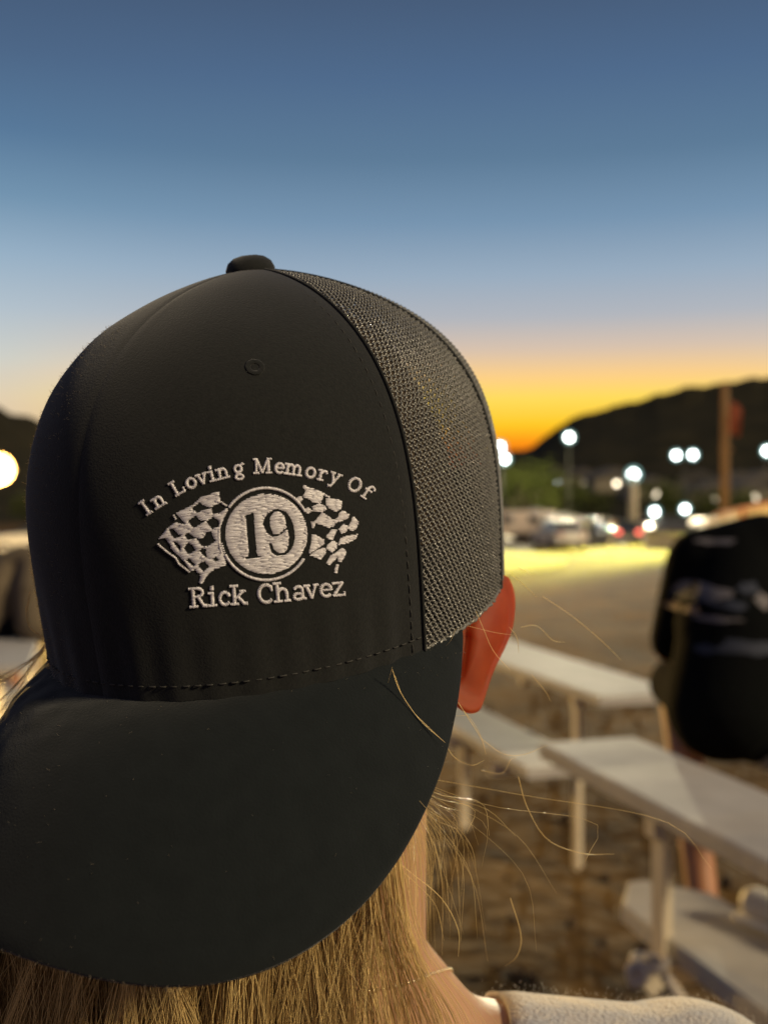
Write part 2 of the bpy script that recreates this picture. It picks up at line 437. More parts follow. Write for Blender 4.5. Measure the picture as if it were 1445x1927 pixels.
# stitching: raised stitches above the brim seam, down the panel edge, eyelets
def stitch_run(path_a, path_t, length=0.0024, gap=0.0014, r=0.00026, lift=0.00030):
    P = crown(path_a, path_t); Nn = crown_n(path_a, path_t)
    s = np.concatenate([[0], np.cumsum(np.linalg.norm(np.diff(P, axis=0), axis=1))])
    mb = MB(); x = 0.001
    while x + length < s[-1]:
        xs = np.linspace(x, x + length * random.uniform(0.8, 1.1), 5); lf = np.array([-0.0002, 1, 1.1, 1, -0.0002]) * lift
        Q = np.stack([np.interp(xs, s, P[:, i]) for i in range(3)], 1); M_ = np.stack([np.interp(xs, s, Nn[:, i]) for i in range(3)], 1)
        mb.tube(toW(Q + M_ * lf[:, None]), r, 6); x += length + gap
    return mb
at_ = np.linspace(-AS, AS, 300)
cap_part(stitch_run(at_, np.full(300, 0.0011)), 'stitching', thread_dark, None)['label'] = 'stitching above the brim'
tt = t_even(200, t1=0.985)
cc = crown(AS, tt); rad = np.hypot(cc[:, 0], cc[:, 1])
cap_part(stitch_run(AS - 0.0062 / np.maximum(rad, 0.02), tt, 0.0030, 0.0012, 0.00022, 0.0004), 'stitching', thread_dark)['label'] = 'stitching down the panel edge'
for sgn in (1, -1):
    a, t = sgn * R(CAP['ae']), CAP['te'] * 0.93
    c = crown(a, t); n = crown_n(a, t); fr = frame(n, (0, 0, 1))
    th = np.linspace(0, 2 * PI, 41)[:-1]; mb = MB()
    ring = [c + n * 0.0002 + (fr[:, 1] * math.cos(x) + fr[:, 2] * math.sin(x)) * 0.0022 * (1 + 0.03 * math.sin(9 * x)) for x in th]
    P_ = np.array(ring); k = 8
    prof = [[p_ + (0.0009 * math.cos(b) * (p_ - c) / np.linalg.norm(p_ - c)) + n * 0.0002 * math.sin(b) for b in np.arange(k) * 2 * PI / k] for p_ in P_]
    mb.grid(toW(np.array(prof)), close_u=True, close_v=True)
    e = cap_part(mb, 'eyelet', fabric)
    mb = MB(); mb.add(toW(np.array([c + n * 0.0001 + (fr[:, 1] * math.cos(x) + fr[:, 2] * math.sin(x)) * 0.0014 for x in th[::2]])), [tuple(range(20))])
    cap_part(mb, 'eyelet_hole', mat('eyelet_dark', (0.004, 0.004, 0.004), 1.0), e)

# ---------------------------------------------------------------- embroidery on the panel
CAMP = Vector((0, 0, CZ))
def on_panel(px, py):
    d = (at(px, py, 1.0) - CAMP).normalized()
    loc, nor, _, _ = BV.ray_cast(CAMP, d)
    if loc is None: return None, None
    if nor.dot(d) > 0: nor = -nor
    return loc, nor
class Thread:
    def __init__(s): s.P = []; s.R = []; s.t = []
    def stitch(s, p, q, r=1.25, h=0.0006, tone=None, n=6):
        pts = []
        for k in range(n):
            f = k / (n - 1); l, nn = on_panel(p[0] + (q[0] - p[0]) * f, p[1] + (q[1] - p[1]) * f)
            if l is None: return
            pts.append(l + nn * (0.00005 + h * math.sin(PI * f) ** 0.6))
        s.P.append(pts); s.R.append([r * 0.000175 * (0.75 if k in (0, n - 1) else 1.0) for k in range(n)])
        s.t.append(random.random() if tone is None else tone)
    def satin(s, pts, wd, step=2.3, h=0.00034, r=1.25, jit=0.45):
        pts = [Vector(p) for p in pts]
        for a, b in zip(pts[:-1], pts[1:]):
            d = b - a; ln = d.length
            if ln < 0.5: continue
            d.normalize(); nrm = Vector((-d.y, d.x)); k = max(1, round(ln / step))
            for i in range(k + 1):
                c = a + d * (ln * i / k); e = wd / 2 + random.uniform(-jit, jit)
                sk = d * random.uniform(-0.5, 0.8)
                s.stitch(c - nrm * e - sk, c + nrm * e + sk, r, h)
    def fill(s, inside, bbox, ang, step=1.9, ln=13, r=1.3, h=0.00020, drop=0.0):
        ca, sa = math.cos(ang), math.sin(ang); x0, y0, x1, y1 = bbox
        cx, cy = (x0 + x1) / 2, (y0 + y1) / 2; rad = math.hypot(x1 - x0, y1 - y0) / 2
        v = -rad
        while v < rad:
            run = None; u = -rad - random.uniform(0, 3)
            while u < rad:
                px, py = cx + u * ca - v * sa, cy + u * sa + v * ca
                ins = inside(px, py)
                if ins and run is None: run = u; lim = random.uniform(0.55, 1.35) * ln
                if run is not None and (not ins or u - run > lim):
                    if u - run > 1.6:
                        a, b = run - random.uniform(-0.3, 0.7), u + random.uniform(-0.4, 0.5)
                        jv = random.uniform(-0.5, 0.5)
                        s.stitch((cx + a * ca - v * sa, cy + a * sa + v * ca), (cx + b * ca - (v + jv) * sa, cy + b * sa + (v + jv) * ca), r, h * random.uniform(0.7, 1.4), n=5)
                    run = None if not ins else u; lim = random.uniform(0.55, 1.35) * ln
                u += 0.7
            v += step
    def build(s, name, parent, label=None):
        groups = {}
        for p, r, t in zip(s.P, s.R, s.t): groups.setdefault(len(p), []).append((p, r, t))
        k = max(groups); P = []; Rr = []
        for p, r, t in zip(s.P, s.R, s.t):
            while len(p) < k: p = p + [p[-1] + (p[-1] - p[-2]) * 0.1]; r = r + [r[-1]]
            P.append([tuple(x) for x in p]); Rr.append(r)
        me, per = strands(np.array(P), np.array(Rr), 6)
        o = cap_part(me, name, thread_light, parent); set_tone(o, np.repeat(s.t, per))
        if label: o['label'] = label
        return o
# letters: strokes in a box, x right, y up, capital height 1, x-height 0.72; (points, thick)
def arc(cx, cy, rx, ry, a0, a1, n=14):
    return [(cx + rx * math.cos(R(a0 + (a1 - a0) * i / n)), cy + ry * math.sin(R(a0 + (a1 - a0) * i / n))) for i in range(n + 1)]
TK, TN = 0.20, 0.13
def stem(x, y0, y1, foot=True, head=True, wd=0.34, side=0):
    o = [([(x, y0 + 0.03), (x, y1 - 0.03)], TK)]
    if foot: o.append(([(x - wd / 2, y0 + 0.06), (x + wd / 2, y0 + 0.06)], TN))
    if head: o.append(([(x - wd / 2, y1 - 0.06), (x + (wd / 2 if side == 0 else 0.05), y1 - 0.06)], TN))
    return o
GL = {
 'I': (0.40, stem(0.2, 0, 1)),
 'i': (0.36, stem(0.18, 0, 0.72, side=1) + [([(0.18, 0.84), (0.18, 0.99)], 0.22)]),
 'n': (0.72, stem(0.16, 0, 0.72, side=1) + [(arc(0.36, 0.42, 0.20, 0.24, 165, 0, 10) + [(0.56, 0.05)], 0.17), ([(0.44, 0.06), (0.70, 0.06)], TN)]),
 'L': (0.74, stem(0.2, 0, 1, foot=False) + [([(0.08, 0.07), (0.66, 0.07)], TN), ([(0.66, 0.03), (0.68, 0.30)], TN)]),
 'o': (0.70, [(arc(0.35, 0.36, 0.25, 0.30, 90, 450, 22), 0.18)]),
 'v': (0.68, [([(0.14, 0.68), (0.34, 0.06)], 0.19), ([(0.34, 0.06), (0.56, 0.68)], 0.13), ([(0.02, 0.67), (0.28, 0.67)], TN), ([(0.46, 0.67), (0.68, 0.67)], TN)]),
 'g': (0.68, [(arc(0.30, 0.44, 0.20, 0.22, 90, 450, 20), 0.16), ([(0.46, 0.62), (0.58, 0.74), (0.64, 0.68)], 0.12), (arc(0.32, -0.08, 0.22, 0.15, 90, 450, 18), 0.14), ([(0.20, 0.22), (0.18, 0.10), (0.34, 0.08)], 0.13)]),
 'M': (1.12, [([(0.16, 0.05), (0.18, 0.95)], 0.13), ([(0.18, 0.93), (0.52, 0.10)], 0.20), ([(0.52, 0.10), (0.86, 0.93)], 0.13), ([(0.90, 0.05), (0.88, 0.95)], TK),
        ([(0.02, 0.06), (0.30, 0.06)], TN), ([(0.74, 0.06), (1.06, 0.06)], TN), ([(0.02, 0.94), (0.22, 0.94)], TN), ([(0.84, 0.94), (1.06, 0.94)], TN)]),
 'e': (0.66, [(arc(0.34, 0.36, 0.24, 0.30, 5, 315, 20), 0.17), ([(0.14, 0.38), (0.56, 0.38)], 0.11)]),
 'm': (1.06, stem(0.16, 0, 0.72, side=1) + [(arc(0.34, 0.42, 0.18, 0.24, 165, 0, 9) + [(0.52, 0.05)], 0.17), (arc(0.70, 0.42, 0.18, 0.24, 165, 0, 9) + [(0.88, 0.05)], 0.17),
        ([(0.40, 0.06), (0.64, 0.06)], TN), ([(0.76, 0.06), (1.02, 0.06)], TN)]),
 'r': (0.56, stem(0.18, 0, 0.72, side=1) + [(arc(0.40, 0.44, 0.18, 0.20, 170, 50, 8), 0.16), ([(0.48, 0.62), (0.52, 0.52)], 0.18)]),
 'y': (0.70, [([(0.16, 0.68), (0.38, 0.08)], 0.18), ([(0.60, 0.68), (0.38, 0.08), (0.28, -0.18)], 0.13), ([(0.28, -0.18), (0.12, -0.20)], 0.16), ([(0.04, 0.67), (0.30, 0.67)], TN), ([(0.48, 0.67), (0.72, 0.67)], TN)]),
 'O': (0.92, [(arc(0.46, 0.48, 0.33, 0.42, 90, 450, 26), 0.18)]),
 'f': (0.54, [([(0.24, 0.04), (0.24, 0.70)], 0.18), (arc(0.42, 0.72, 0.18, 0.22, 180, 20, 9), 0.15), ([(0.08, 0.62), (0.48, 0.62)], 0.11), ([(0.08, 0.06), (0.42, 0.06)], TN)]),
 'R': (0.86, stem(0.2, 0, 1) + [(arc(0.40, 0.74, 0.24, 0.20, 90, -90, 12), 0.16), ([(0.24, 0.94), (0.42, 0.94)], TN), ([(0.24, 0.53), (0.42, 0.53)], TN), ([(0.42, 0.53), (0.66, 0.08), (0.80, 0.06)], 0.17)]),
 'c': (0.62, [(arc(0.34, 0.36, 0.23, 0.30, 40, 320, 18), 0.17), ([(0.50, 0.58), (0.54, 0.48)], 0.17)]),
 'k': (0.80, stem(0.18, 0, 1) + [([(0.24, 0.34), (0.58, 0.64)], 0.13), ([(0.34, 0.42), (0.62, 0.07), (0.76, 0.06)], 0.18), ([(0.46, 0.67), (0.70, 0.67)], TN)]),
 'C': (0.84, [(arc(0.44, 0.48, 0.33, 0.43, 45, 315, 22), 0.18), ([(0.68, 0.84), (0.70, 0.62)], 0.14)]),
 'h': (0.76, stem(0.18, 0, 1) + [(arc(0.40, 0.42, 0.20, 0.24, 165, 0, 10) + [(0.60, 0.05)], 0.17), ([(0.48, 0.06), (0.74, 0.06)], TN)]),
 'a': (0.70, [(arc(0.36, 0.52, 0.18, 0.16, 160, 0, 9) + [(0.54, 0.10), (0.66, 0.06)], 0.16), (arc(0.32, 0.20, 0.19, 0.15, 40, 380, 14), 0.15)]),
 'z': (0.64, [([(0.08, 0.66), (0.56, 0.66)], 0.14), ([(0.54, 0.66), (0.10, 0.06)], 0.16), ([(0.08, 0.06), (0.60, 0.06)], 0.14), ([(0.58, 0.06), (0.60, 0.20)], 0.12)]),
}
def text(th, letters, capx, base, wmul=1.0, xs=1.0):
    "letters: (character, centre x on the panel); base: polyline the letters stand on"
    bx = [p[0] for p in base]; by = [p[1] for p in base]
    for ch, x in letters:
        wd, strokes = GL[ch]
        y = np.interp(x, bx, by); sl = (np.interp(x + 8, bx, by) - np.interp(x - 8, bx, by)) / 16.0
        an = math.atan(sl); ca, sa = math.cos(an), math.sin(an)
        for pts, k in strokes:
            q = []
            for u, v in pts:
                du_, dv_ = (u - wd / 2) * capx * xs, -v * capx
                q.append((x + du_ * ca - dv_ * sa, y + du_ * sa + dv_ * ca))
            th.satin(q, max(k * capx * wmul, 3.4), 2.3)
emb = thing('embroidery', None, None); emb.parent = cap; del_keys = None
def spl(pts): c = catmull([np.array([*p, 0.0]) for p in pts], 10); return [(p[0], p[1]) for p in c]
t1 = Thread()
b1 = spl([(262, 983), (289, 963), (312, 949), (343, 929), (367, 918), (390, 910), (420, 902), (452, 895), (494, 892), (526, 892), (551, 895), (581, 900), (603, 905), (622, 909), (663, 926), (684, 939), (700, 950)])
text(t1, [('I', 283), ('n', 305), ('L', 341), ('o', 364), ('v', 384), ('i', 402), ('n', 422), ('g', 451), ('M', 495), ('e', 525), ('m', 551), ('o', 582), ('r', 604), ('y', 625), ('O', 661), ('f', 682)], 29.5, b1, 0.86, 1.08)
t1.build('lettering', emb, 'arched line of pale lettering')
t2 = Thread()
b2 = spl([(350, 1147), (367, 1144), (443, 1139), (524, 1134), (590, 1127), (632, 1123), (660, 1120)])
text(t2, [('R', 375), ('i', 401), ('c', 423), ('k', 451), ('C', 501), ('h', 532), ('a', 563), ('v', 587), ('e', 614), ('z', 637)], 38.5, b2, 0.80, 1.06)
t2.build('lettering', emb, 'straight line of pale lettering')
def inpoly(P):
    P = [tuple(p) for p in P]
    def f(x, y):
        c = False; j = len(P) - 1
        for i in range(len(P)):
            if (P[i][1] > y) != (P[j][1] > y) and x < (P[j][0] - P[i][0]) * (y - P[i][1]) / (P[j][1] - P[i][1]) + P[i][0]: c = not c
            j = i
        return c
    return f
def tr(P, x0, y0, s): return [(x0 + x / s, y0 + y / s) for x, y in P]
c3 = lambda P: tr(P, 400, 900, 7.225)
one = inpoly(c3([(415, 515), (500, 490), (545, 465), (565, 500), (575, 700), (600, 1000), (612, 1050), (655, 1062), (650, 1075), (420, 1094), (418, 1082), (480, 1065), (490, 1000), (470, 800), (455, 600), (448, 535)]))
nine = inpoly(c3([(830, 425), (900, 420), (1000, 460), (1060, 540), (1100, 640), (1120, 750), (1110, 870), (1070, 970), (1010, 1030), (940, 1055), (860, 1050), (800, 1010), (770, 940), (762, 885), (802, 878), (830, 960), (880, 1010), (940, 1022), (1000, 990), (1030, 900), (1035, 800), (1010, 690), (950, 750), (880, 790), (820, 805), (760, 770), (710, 700), (680, 620), (700, 540), (750, 470)]))
hole = inpoly(c3([(840, 460), (900, 455), (960, 500), (990, 580), (1000, 660), (950, 720), (890, 755), (830, 760), (800, 700), (780, 620), (785, 530)]))
disc = lambda x, y: ((x - 501) / 76.5) ** 2 + ((y - 1005) / 75) ** 2 < 1 and not one(x, y) and (not nine(x, y) or hole(x, y))
t3 = Thread(); t3.fill(disc, (420, 925, 582, 1085), R(-8), 2.3, 24)
t3.build('number_disc', emb, 'pale stitched disc around dark number 19')
t4 = Thread()
ring = [(500 + 84.5 * math.cos(R(a)), 1005 + 86.5 * math.sin(R(a))) for a in range(0, 361, 3)]
t4.satin(ring[72:111], 4.2, 2.2, 0.0004); t4.satin(ring[11:52], 4.2, 2.2, 0.0004)
t4.satin([(ring[i][0], ring[i][1]) for i in range(52, 57)], 2.4, 3.2, 0.0004)
t4.build('number_ring', emb)
c1 = lambda P: tr(P, 270, 890, 7.605)
lout = inpoly(c1([(470, 575), (700, 465), (830, 345), (1080, 270), (1095, 400), (1200, 470), (1210, 520), (1130, 690), (1090, 790), (1105, 1000), (1140, 1130), (1175, 1260), (1170, 1320), (1000, 1390), (930, 1440), (830, 1595), (800, 1570), (820, 1480), (690, 1410), (600, 1290), (420, 1100), (300, 990), (205, 965), (340, 800), (450, 710), (590, 740), (600, 720), (540, 660)]))
ldark = [inpoly(c1(q)) for q in (
    [(690, 515), (800, 415), (860, 460), (965, 505), (850, 535), (770, 580)], [(965, 490), (1110, 425), (1205, 495), (1080, 585), (985, 585)], [(630, 690), (750, 605), (815, 680), (905, 680), (720, 795)],
    [(895, 690), (1000, 625), (1085, 690), (1085, 760), (980, 810), (920, 735)], [(360, 800), (430, 795), (505, 880), (570, 890), (440, 945), (385, 875)], [(582, 900), (640, 845), (710, 905), (770, 930), (640, 970)],
    [(750, 930), (850, 945), (895, 850), (972, 835), (1005, 930), (1045, 970), (920, 1055), (825, 1045)], [(425, 975), (505, 1005), (545, 1060), (525, 1125), (450, 1035)], [(572, 1075), (640, 995), (705, 1030), (748, 1105), (650, 1175)],
    [(792, 1110), (850, 1070), (905, 1100), (895, 1145), (915, 1220), (860, 1195)], [(602, 1250), (650, 1215), (748, 1310), (712, 1345)], [(772, 1310), (870, 1255), (948, 1340), (860, 1415)], [(985, 1232), (1040, 1195), (1080, 1250), (1020, 1265)],
    [(215, 960), (320, 935), (400, 1040), (385, 1095), (485, 1165), (590, 1265), (690, 1420), (500, 1260), (330, 1110)], [(685, 1425), (740, 1365), (775, 1430), (825, 1445), (800, 1500)])]
t5 = Thread(); lf = lambda x, y: lout(x, y) and not any(d(x, y) for d in ldark)
t5.fill(lf, (290, 915, 430, 1105), R(-13), 2.3, 26)
for q in ([(215, 1020), (330, 1120), (470, 1220), (510, 1300), (660, 1415)], [(440, 610), (465, 660)], [(1085, 800), (1085, 1000), (1120, 1130)]):
    q = c1(q)
    for a, b in zip(q[:-1], q[1:]): t5.satin([a, b], 2.4, 3.0, 0.0004)
t5.build('checkered_flag', emb, 'left checkered flag')
c2 = lambda P: tr(P, 540, 890, 8.028)
def grow(P, k): c = np.mean(P, 0); return [tuple(c + (np.array(p) - c) * k) for p in P]
rw = [inpoly(grow(c2(q), 1.10)) for q in (
    [(245, 215), (270, 195), (360, 240), (450, 265), (560, 320), (520, 360), (500, 440), (400, 440), (330, 390), (245, 355), (290, 280)], [(390, 510), (480, 465), (560, 500), (590, 540), (520, 595), (400, 570)],
    [(600, 400), (760, 400), (825, 440), (800, 540), (720, 580), (640, 530), (600, 490)], [(430, 730), (530, 610), (600, 650), (680, 710), (700, 790), (620, 820), (520, 780), (380, 740)],
    [(690, 710), (760, 680), (800, 600), (850, 580), (930, 640), (900, 690), (800, 730), (700, 760)], [(950, 770), (1000, 660), (1070, 745), (1040, 840), (980, 870), (920, 840)], [(780, 850), (850, 780), (920, 810), (880, 890), (820, 910)],
    [(590, 960), (680, 850), (740, 870), (690, 1000), (640, 1000)], [(810, 990), (880, 960), (1050, 930), (1020, 1000), (900, 1060), (780, 1080)], [(380, 930), (460, 960), (540, 1010), (550, 1070), (400, 1170), (330, 1215), (370, 1060)],
    [(600, 1100), (680, 1030), (750, 1060), (740, 1130), (680, 1200), (610, 1150)], [(350, 1240), (450, 1170), (560, 1130), (580, 1200), (500, 1300), (400, 1260)],
    [(750, 1200), (820, 1140), (880, 1190), (870, 1240), (820, 1330), (770, 1350), (760, 1270), (640, 1390), (610, 1350), (660, 1250)], [(740, 1390), (775, 1375), (750, 1510), (708, 1510)],
    [(145, 390), (200, 345), (235, 400), (165, 475)], [(255, 560), (310, 525), (375, 570), (310, 615)], [(560, 320), (640, 355), (630, 380), (560, 345)], [(360, 740), (430, 730), (400, 830), (375, 830)])]
t6 = Thread(); rf = lambda x, y: any(d(x, y) for d in rw)
t6.fill(rf, (550, 905, 680, 1085), R(4), 2.4, 16)
t6.build('checkered_flag', emb, 'right checkered flag')
emb.location = (0, 0, 0)

# lint and loose fibres standing off the worn left panel and the brim
LP = []
def fibre(P, n, ln):
    d = n + RNG.standard_normal(3) * 0.7; d /= np.linalg.norm(d); b = RNG.standard_normal(3) * 0.5
    return [P + (d * f + b * f * f) * ln for f in (0, 0.35, 0.7, 1.0)]
while len(LP) < 5200:
    a = -AS + (AS * 0.92) * RNG.random() ** 1.5; t = float(np.interp(RNG.random() ** 1.4 * 0.7, np.linspace(0, 1, len(tf)), tf))
    LP.append(fibre(toW(crown(a, t)), dirW(crown_n(a, t)), RNG.uniform(0.0003, 0.0009)))
while len(LP) < 9200:
    a = -AS + AS * 0.42 * RNG.random(); t = float(np.interp(RNG.random() * 0.62, np.linspace(0, 1, len(tf)), tf))
    LP.append(fibre(toW(crown(a, t)), dirW(crown_n(a, t)), RNG.uniform(0.0006, 0.0016)))
for k in range(170):
    i = int(RNG.uniform(0, 95)); j = int(RNG.uniform(0, 39))
    LP.append(fibre(toW(Btop[i, j]), dirW(Bn[i, j]), RNG.uniform(0.0003, 0.0009)))
for k in range(60):
    i = int(RNG.uniform(80, 160)); j = int(RNG.uniform(0, 39))
    LP.append(fibre(toW(Btop[i, j]), dirW(Bn[i, j]), RNG.uniform(0.0004, 0.0009)))
for k in range(260):
    i = int(RNG.uniform(0, 160))
    LP.append(fibre(toW(Btop[i, -1]), dirW(Bn[i, -1] * 0.3 + outw[i]), RNG.uniform(0.0005, 0.0012)))
LP = np.array(LP); me, per = strands(LP, np.full(LP.shape[:2], 0.00005) * RNG.uniform(0.6, 1.2, (len(LP), 1)), 3)
lint_m = mat('lint_fibre', (0.20, 0.18, 0.15), 0.8); t_ = lint_m.node_tree; trn = t_.nodes.new('ShaderNodeBsdfTranslucent'); trn.inputs[0].default_value = (0.75, 0.66, 0.50, 1)
mx = t_.nodes.new('ShaderNodeMixShader'); mx.inputs[0].default_value = 0.5; t_.links.new(t_.nodes['Principled BSDF'].outputs[0], mx.inputs[1]); t_.links.new(trn.outputs[0], mx.inputs[2]); t_.links.new(mx.outputs[0], t_.nodes['Material Output'].inputs[0])
cap_part(me, 'lint', lint_m, None)['kind'] = 'stuff'

# ================================================================== the ground
dirt = mat('dirt', (0.034, 0.020, 0.009), 0.95, spec=0.08, noise=(1.3, (0.135, 0.076, 0.022), 0.22), bump=(7.0, 0.8, 0.05))
xs = np.concatenate([-np.geomspace(900, 8, 26), np.linspace(-7, 9, 110), np.geomspace(10, 900, 26)])
ys = np.concatenate([np.linspace(-12, 1.0, 14), np.linspace(1.2, 9, 90), np.geomspace(9.3, 900, 60)])
GX, GY = np.meshgrid(xs, ys, indexing='ij')
near = 1 - smooth(10, 30, np.hypot(GX, GY))
GZ = ground_z(GX, GY) + 0.035 * near * fbm(GX * 2.2, GY * 2.2, 5, 5) + 0.03 * (1 - near) * fbm(GX * 0.2, GY * 0.2, 6, 3)
mb = MB(); mb.grid(np.stack([GX, GY, GZ], -1))
tag(mb.build('ground', dirt), kind='structure')
clod = mat('dirt_clods', (0.05, 0.030, 0.013), 0.95, noise=(9, (0.10, 0.062, 0.026), 0.2)); mb = MB()
for k in range(420):
    y_ = RNG.uniform(2.2, 10); x_ = RNG.uniform(-0.35, 0.42) * y_; r_ = RNG.uniform(0.006, 0.028) * (1 if k % 9 else 1.9); c_ = np.array([x_, y_, ground_z(x_, y_) + 0.02 * fbm(x_ * 2.2, y_ * 2.2, 5, 3) + 0.02])
    V = np.array([[-1, -1, -1], [1, -1, -1], [1, 1, -1], [-1, 1, -1], [-0.6, -0.6, 0.5], [0.6, -0.6, 0.6], [0.6, 0.6, 0.5], [-0.6, 0.6, 0.6]]) * RNG.uniform(0.6, 1.2, (8, 3)) * r_
    mb.add(V @ mrot(RNG.uniform(0, 6)).T + c_, [(0, 1, 5, 4), (1, 2, 6, 5), (2, 3, 7, 6), (3, 0, 4, 7), (4, 5, 6, 7)])
tag(mb.build('dirt_clods', clod, None, False), 'loose dirt clods and pebbles scattered round the benches', 'clods', kind='stuff')
grass = mat('field_grass', (0.16, 0.155, 0.010), 0.95, spec=0.1, noise=(0.4, (0.28, 0.235, 0.016), 0.25))
A = np.linspace(0, 2 * PI, 61)[:-1]
mb = MB(); rr = np.linspace(0, 1, 8)
P = np.array([[[-0.6 + r * math.cos(a) * (7.4 + 0.5 * math.sin(3 * a)), 40 + r * math.sin(a) * 15.5, 0] for r in rr] for a in A])
P[..., 2] = ground_z(P[..., 0], P[..., 1]) + 0.065
mb.grid(P, close_u=True); tag(mb.build('infield', grass), kind='structure')

# hills: real slopes rising away from the camera
hill_mat = mat('hillside', (0.014, 0.014, 0.010), 1.0, spec=0.02, noise=(0.08, (0.040, 0.033, 0.017), 0.2))
def hill(name, ridge, y0, y1, seed, back=220):
    px = np.array([p[0] for p in ridge], float); py = np.array([p[1] for p in ridge], float)
    U = np.unique(np.concatenate([np.linspace(px[0], px[-1], 200), np.linspace(max(px[0], -400), min(px[-1], 1800), 240)])); RY = np.interp(U, px, py)
    V = np.linspace(0, 1.35, 60)
    Y = y0 + (y1 - y0) * V
    UU, VV = np.meshgrid(U, V, indexing='ij'); YY = y0 + (y1 - y0) * VV
    X = (UU - CX) / FPX * YY
    top = CZ + (CY - RY) / FPX * y1; crest = 1.6 * fbm(U * 0.06, U * 0.013, seed, 5)
    h = np.where(VV <= 1, VV ** 1.5, np.maximum(1 - ((VV - 1) / 0.35) ** 1.3, 0))
    Z = -1.0 + (top[:, None] + 1.0) * h + crest[:, None] * np.exp(-((VV - 1) / 0.12) ** 2) + 2.2 * fbm(X * 0.03, YY * 0.03, seed + 1, 5) * np.clip(VV * 2, 0, 1) * np.where(VV < 1, 1 - VV, 0)
    mb = MB(); mb.grid(np.stack([X, YY, Z], -1)); o = fix_normals(mb.build(name, hill_mat)); tag(o, kind='structure')
    return lambda pxx, yy: float(np.interp(pxx, U, top) + 1.0) * max((yy - y0) / (y1 - y0), 0) ** 1.5 - 1.0
hz = hill('hillside', [(760, 905), (880, 872), (955, 850), (1000, 835), (1045, 806), (1085, 783), (1130, 765), (1190, 752), (1240, 735), (1300, 728), (1360, 714), (1445, 703), (1560, 668), (1800, 600), (2300, 560), (3200, 600), (4600, 760), (7000, 900), (10000, 962)], 150, 480, 21)
hill('hillside', [(-9000, 962), (-5200, 900), (-2600, 760), (-1500, 660), (-900, 650), (-500, 690), (-200, 730), (0, 764), (40, 776), (75, 790), (200, 835), (360, 880), (520, 915), (600, 940)], 170, 480, 31)

# ================================================================== trees on the lower slope
bark = mat('bark', (0.06, 0.045, 0.03), 0.95)
leaf_m = tone_mat('tree_leaves', (0.026, 0.035, 0.007), (0.075, 0.086, 0.018), 0.8, 0.2)
def tree(loc, h, wdt, seed, label):
    r = np.random.default_rng(seed)
    t = thing('tree', label, 'tree', loc, 0, 'trees on the lower slope beyond the arena')
    mb = MB(); P = catmull([(0, 0, -0.3), (0.1 * wdt * r.normal(), 0, h * 0.25), (0.12 * wdt * r.normal() * 0.5, 0.05, h * 0.75)], 6)
    mb.tube(P, np.linspace(h * 0.035, h * 0.012, len(P)), 8)
    for k in range(7):
        a = r.uniform(0, 6.28); z0 = h * r.uniform(0.25, 0.6); e = np.array([math.cos(a) * wdt * 0.36, math.sin(a) * wdt * 0.36, z0 + h * r.uniform(0.1, 0.3)])
        mb.tube([(0, 0, z0), e * [0.5, 0.5, 1] - [0, 0, 0.05 * h], e], [h * 0.016, h * 0.011, h * 0.004], 6)
    mb.build('trunk', bark, t)
    mb = MB(); tone = []
    cl = [(np.array([r.normal() * wdt * 0.22, r.normal() * wdt * 0.22, h * r.uniform(0.32, 0.92)]), r.uniform(0.14, 0.26) * wdt, r.uniform(0, 1)) for _ in range(26)]
    for c, s_, tn in cl:
        for q in range(34):
            d = r.standard_normal(3); d /= np.linalg.norm(d); p = c + d * s_ * r.uniform(0.5, 1.1)
            n = r.standard_normal(3); n /= np.linalg.norm(n); u = np.cross(n, d); u /= np.linalg.norm(u) + 1e-9; v = np.cross(n, u); z = wdt * r.uniform(0.022, 0.05)
            mb.add([p - u * z, p + v * z * 0.6, p + u * z, p - v * z * 0.6], [(0, 1, 2, 3)]); tone += [np.clip(tn + r.normal() * 0.15, 0, 1)] * 4
    c = mb.build('crown', leaf_m, t, smooth=False); set_tone(c, tone)
    return t
for i, (px, y, h, wd, lb) in enumerate([(958, 128, 7.6, 6.4, 'leafy tree partly behind the right edge of the cap'), (992, 120, 7.4, 7.4, 'broad green tree right beside the cap edge, above the white trailer'),
        (1024, 126, 7.0, 6.4, 'round green tree above the gap between trailer and pale tent'), (1056, 138, 6.0, 6.6, 'low dark green tree above the pale tent'),
        (1112, 175, 5.0, 7.5, 'dim tree on the slope above the yellow car'), (1250, 170, 6.0, 8.0, 'dim olive tree on the slope below the paired floodlights'), (1330, 165, 5.6, 7.0, 'dim tree on the slope just left of the tall wooden pole'),
        (1408, 160, 5.0, 8.0, 'dim tree on the slope right of the tall wooden pole'), (62, 150, 5.0, 7.0, 'dark tree below the left hill beside the yellow lamp')]):
    z = ground_z(0, y) if y < 150 else (hz(px, y) if px > 500 else -0.8)
    tree(((px - CX) / FPX * y, y, z), h, wd, 100 + i, lb)

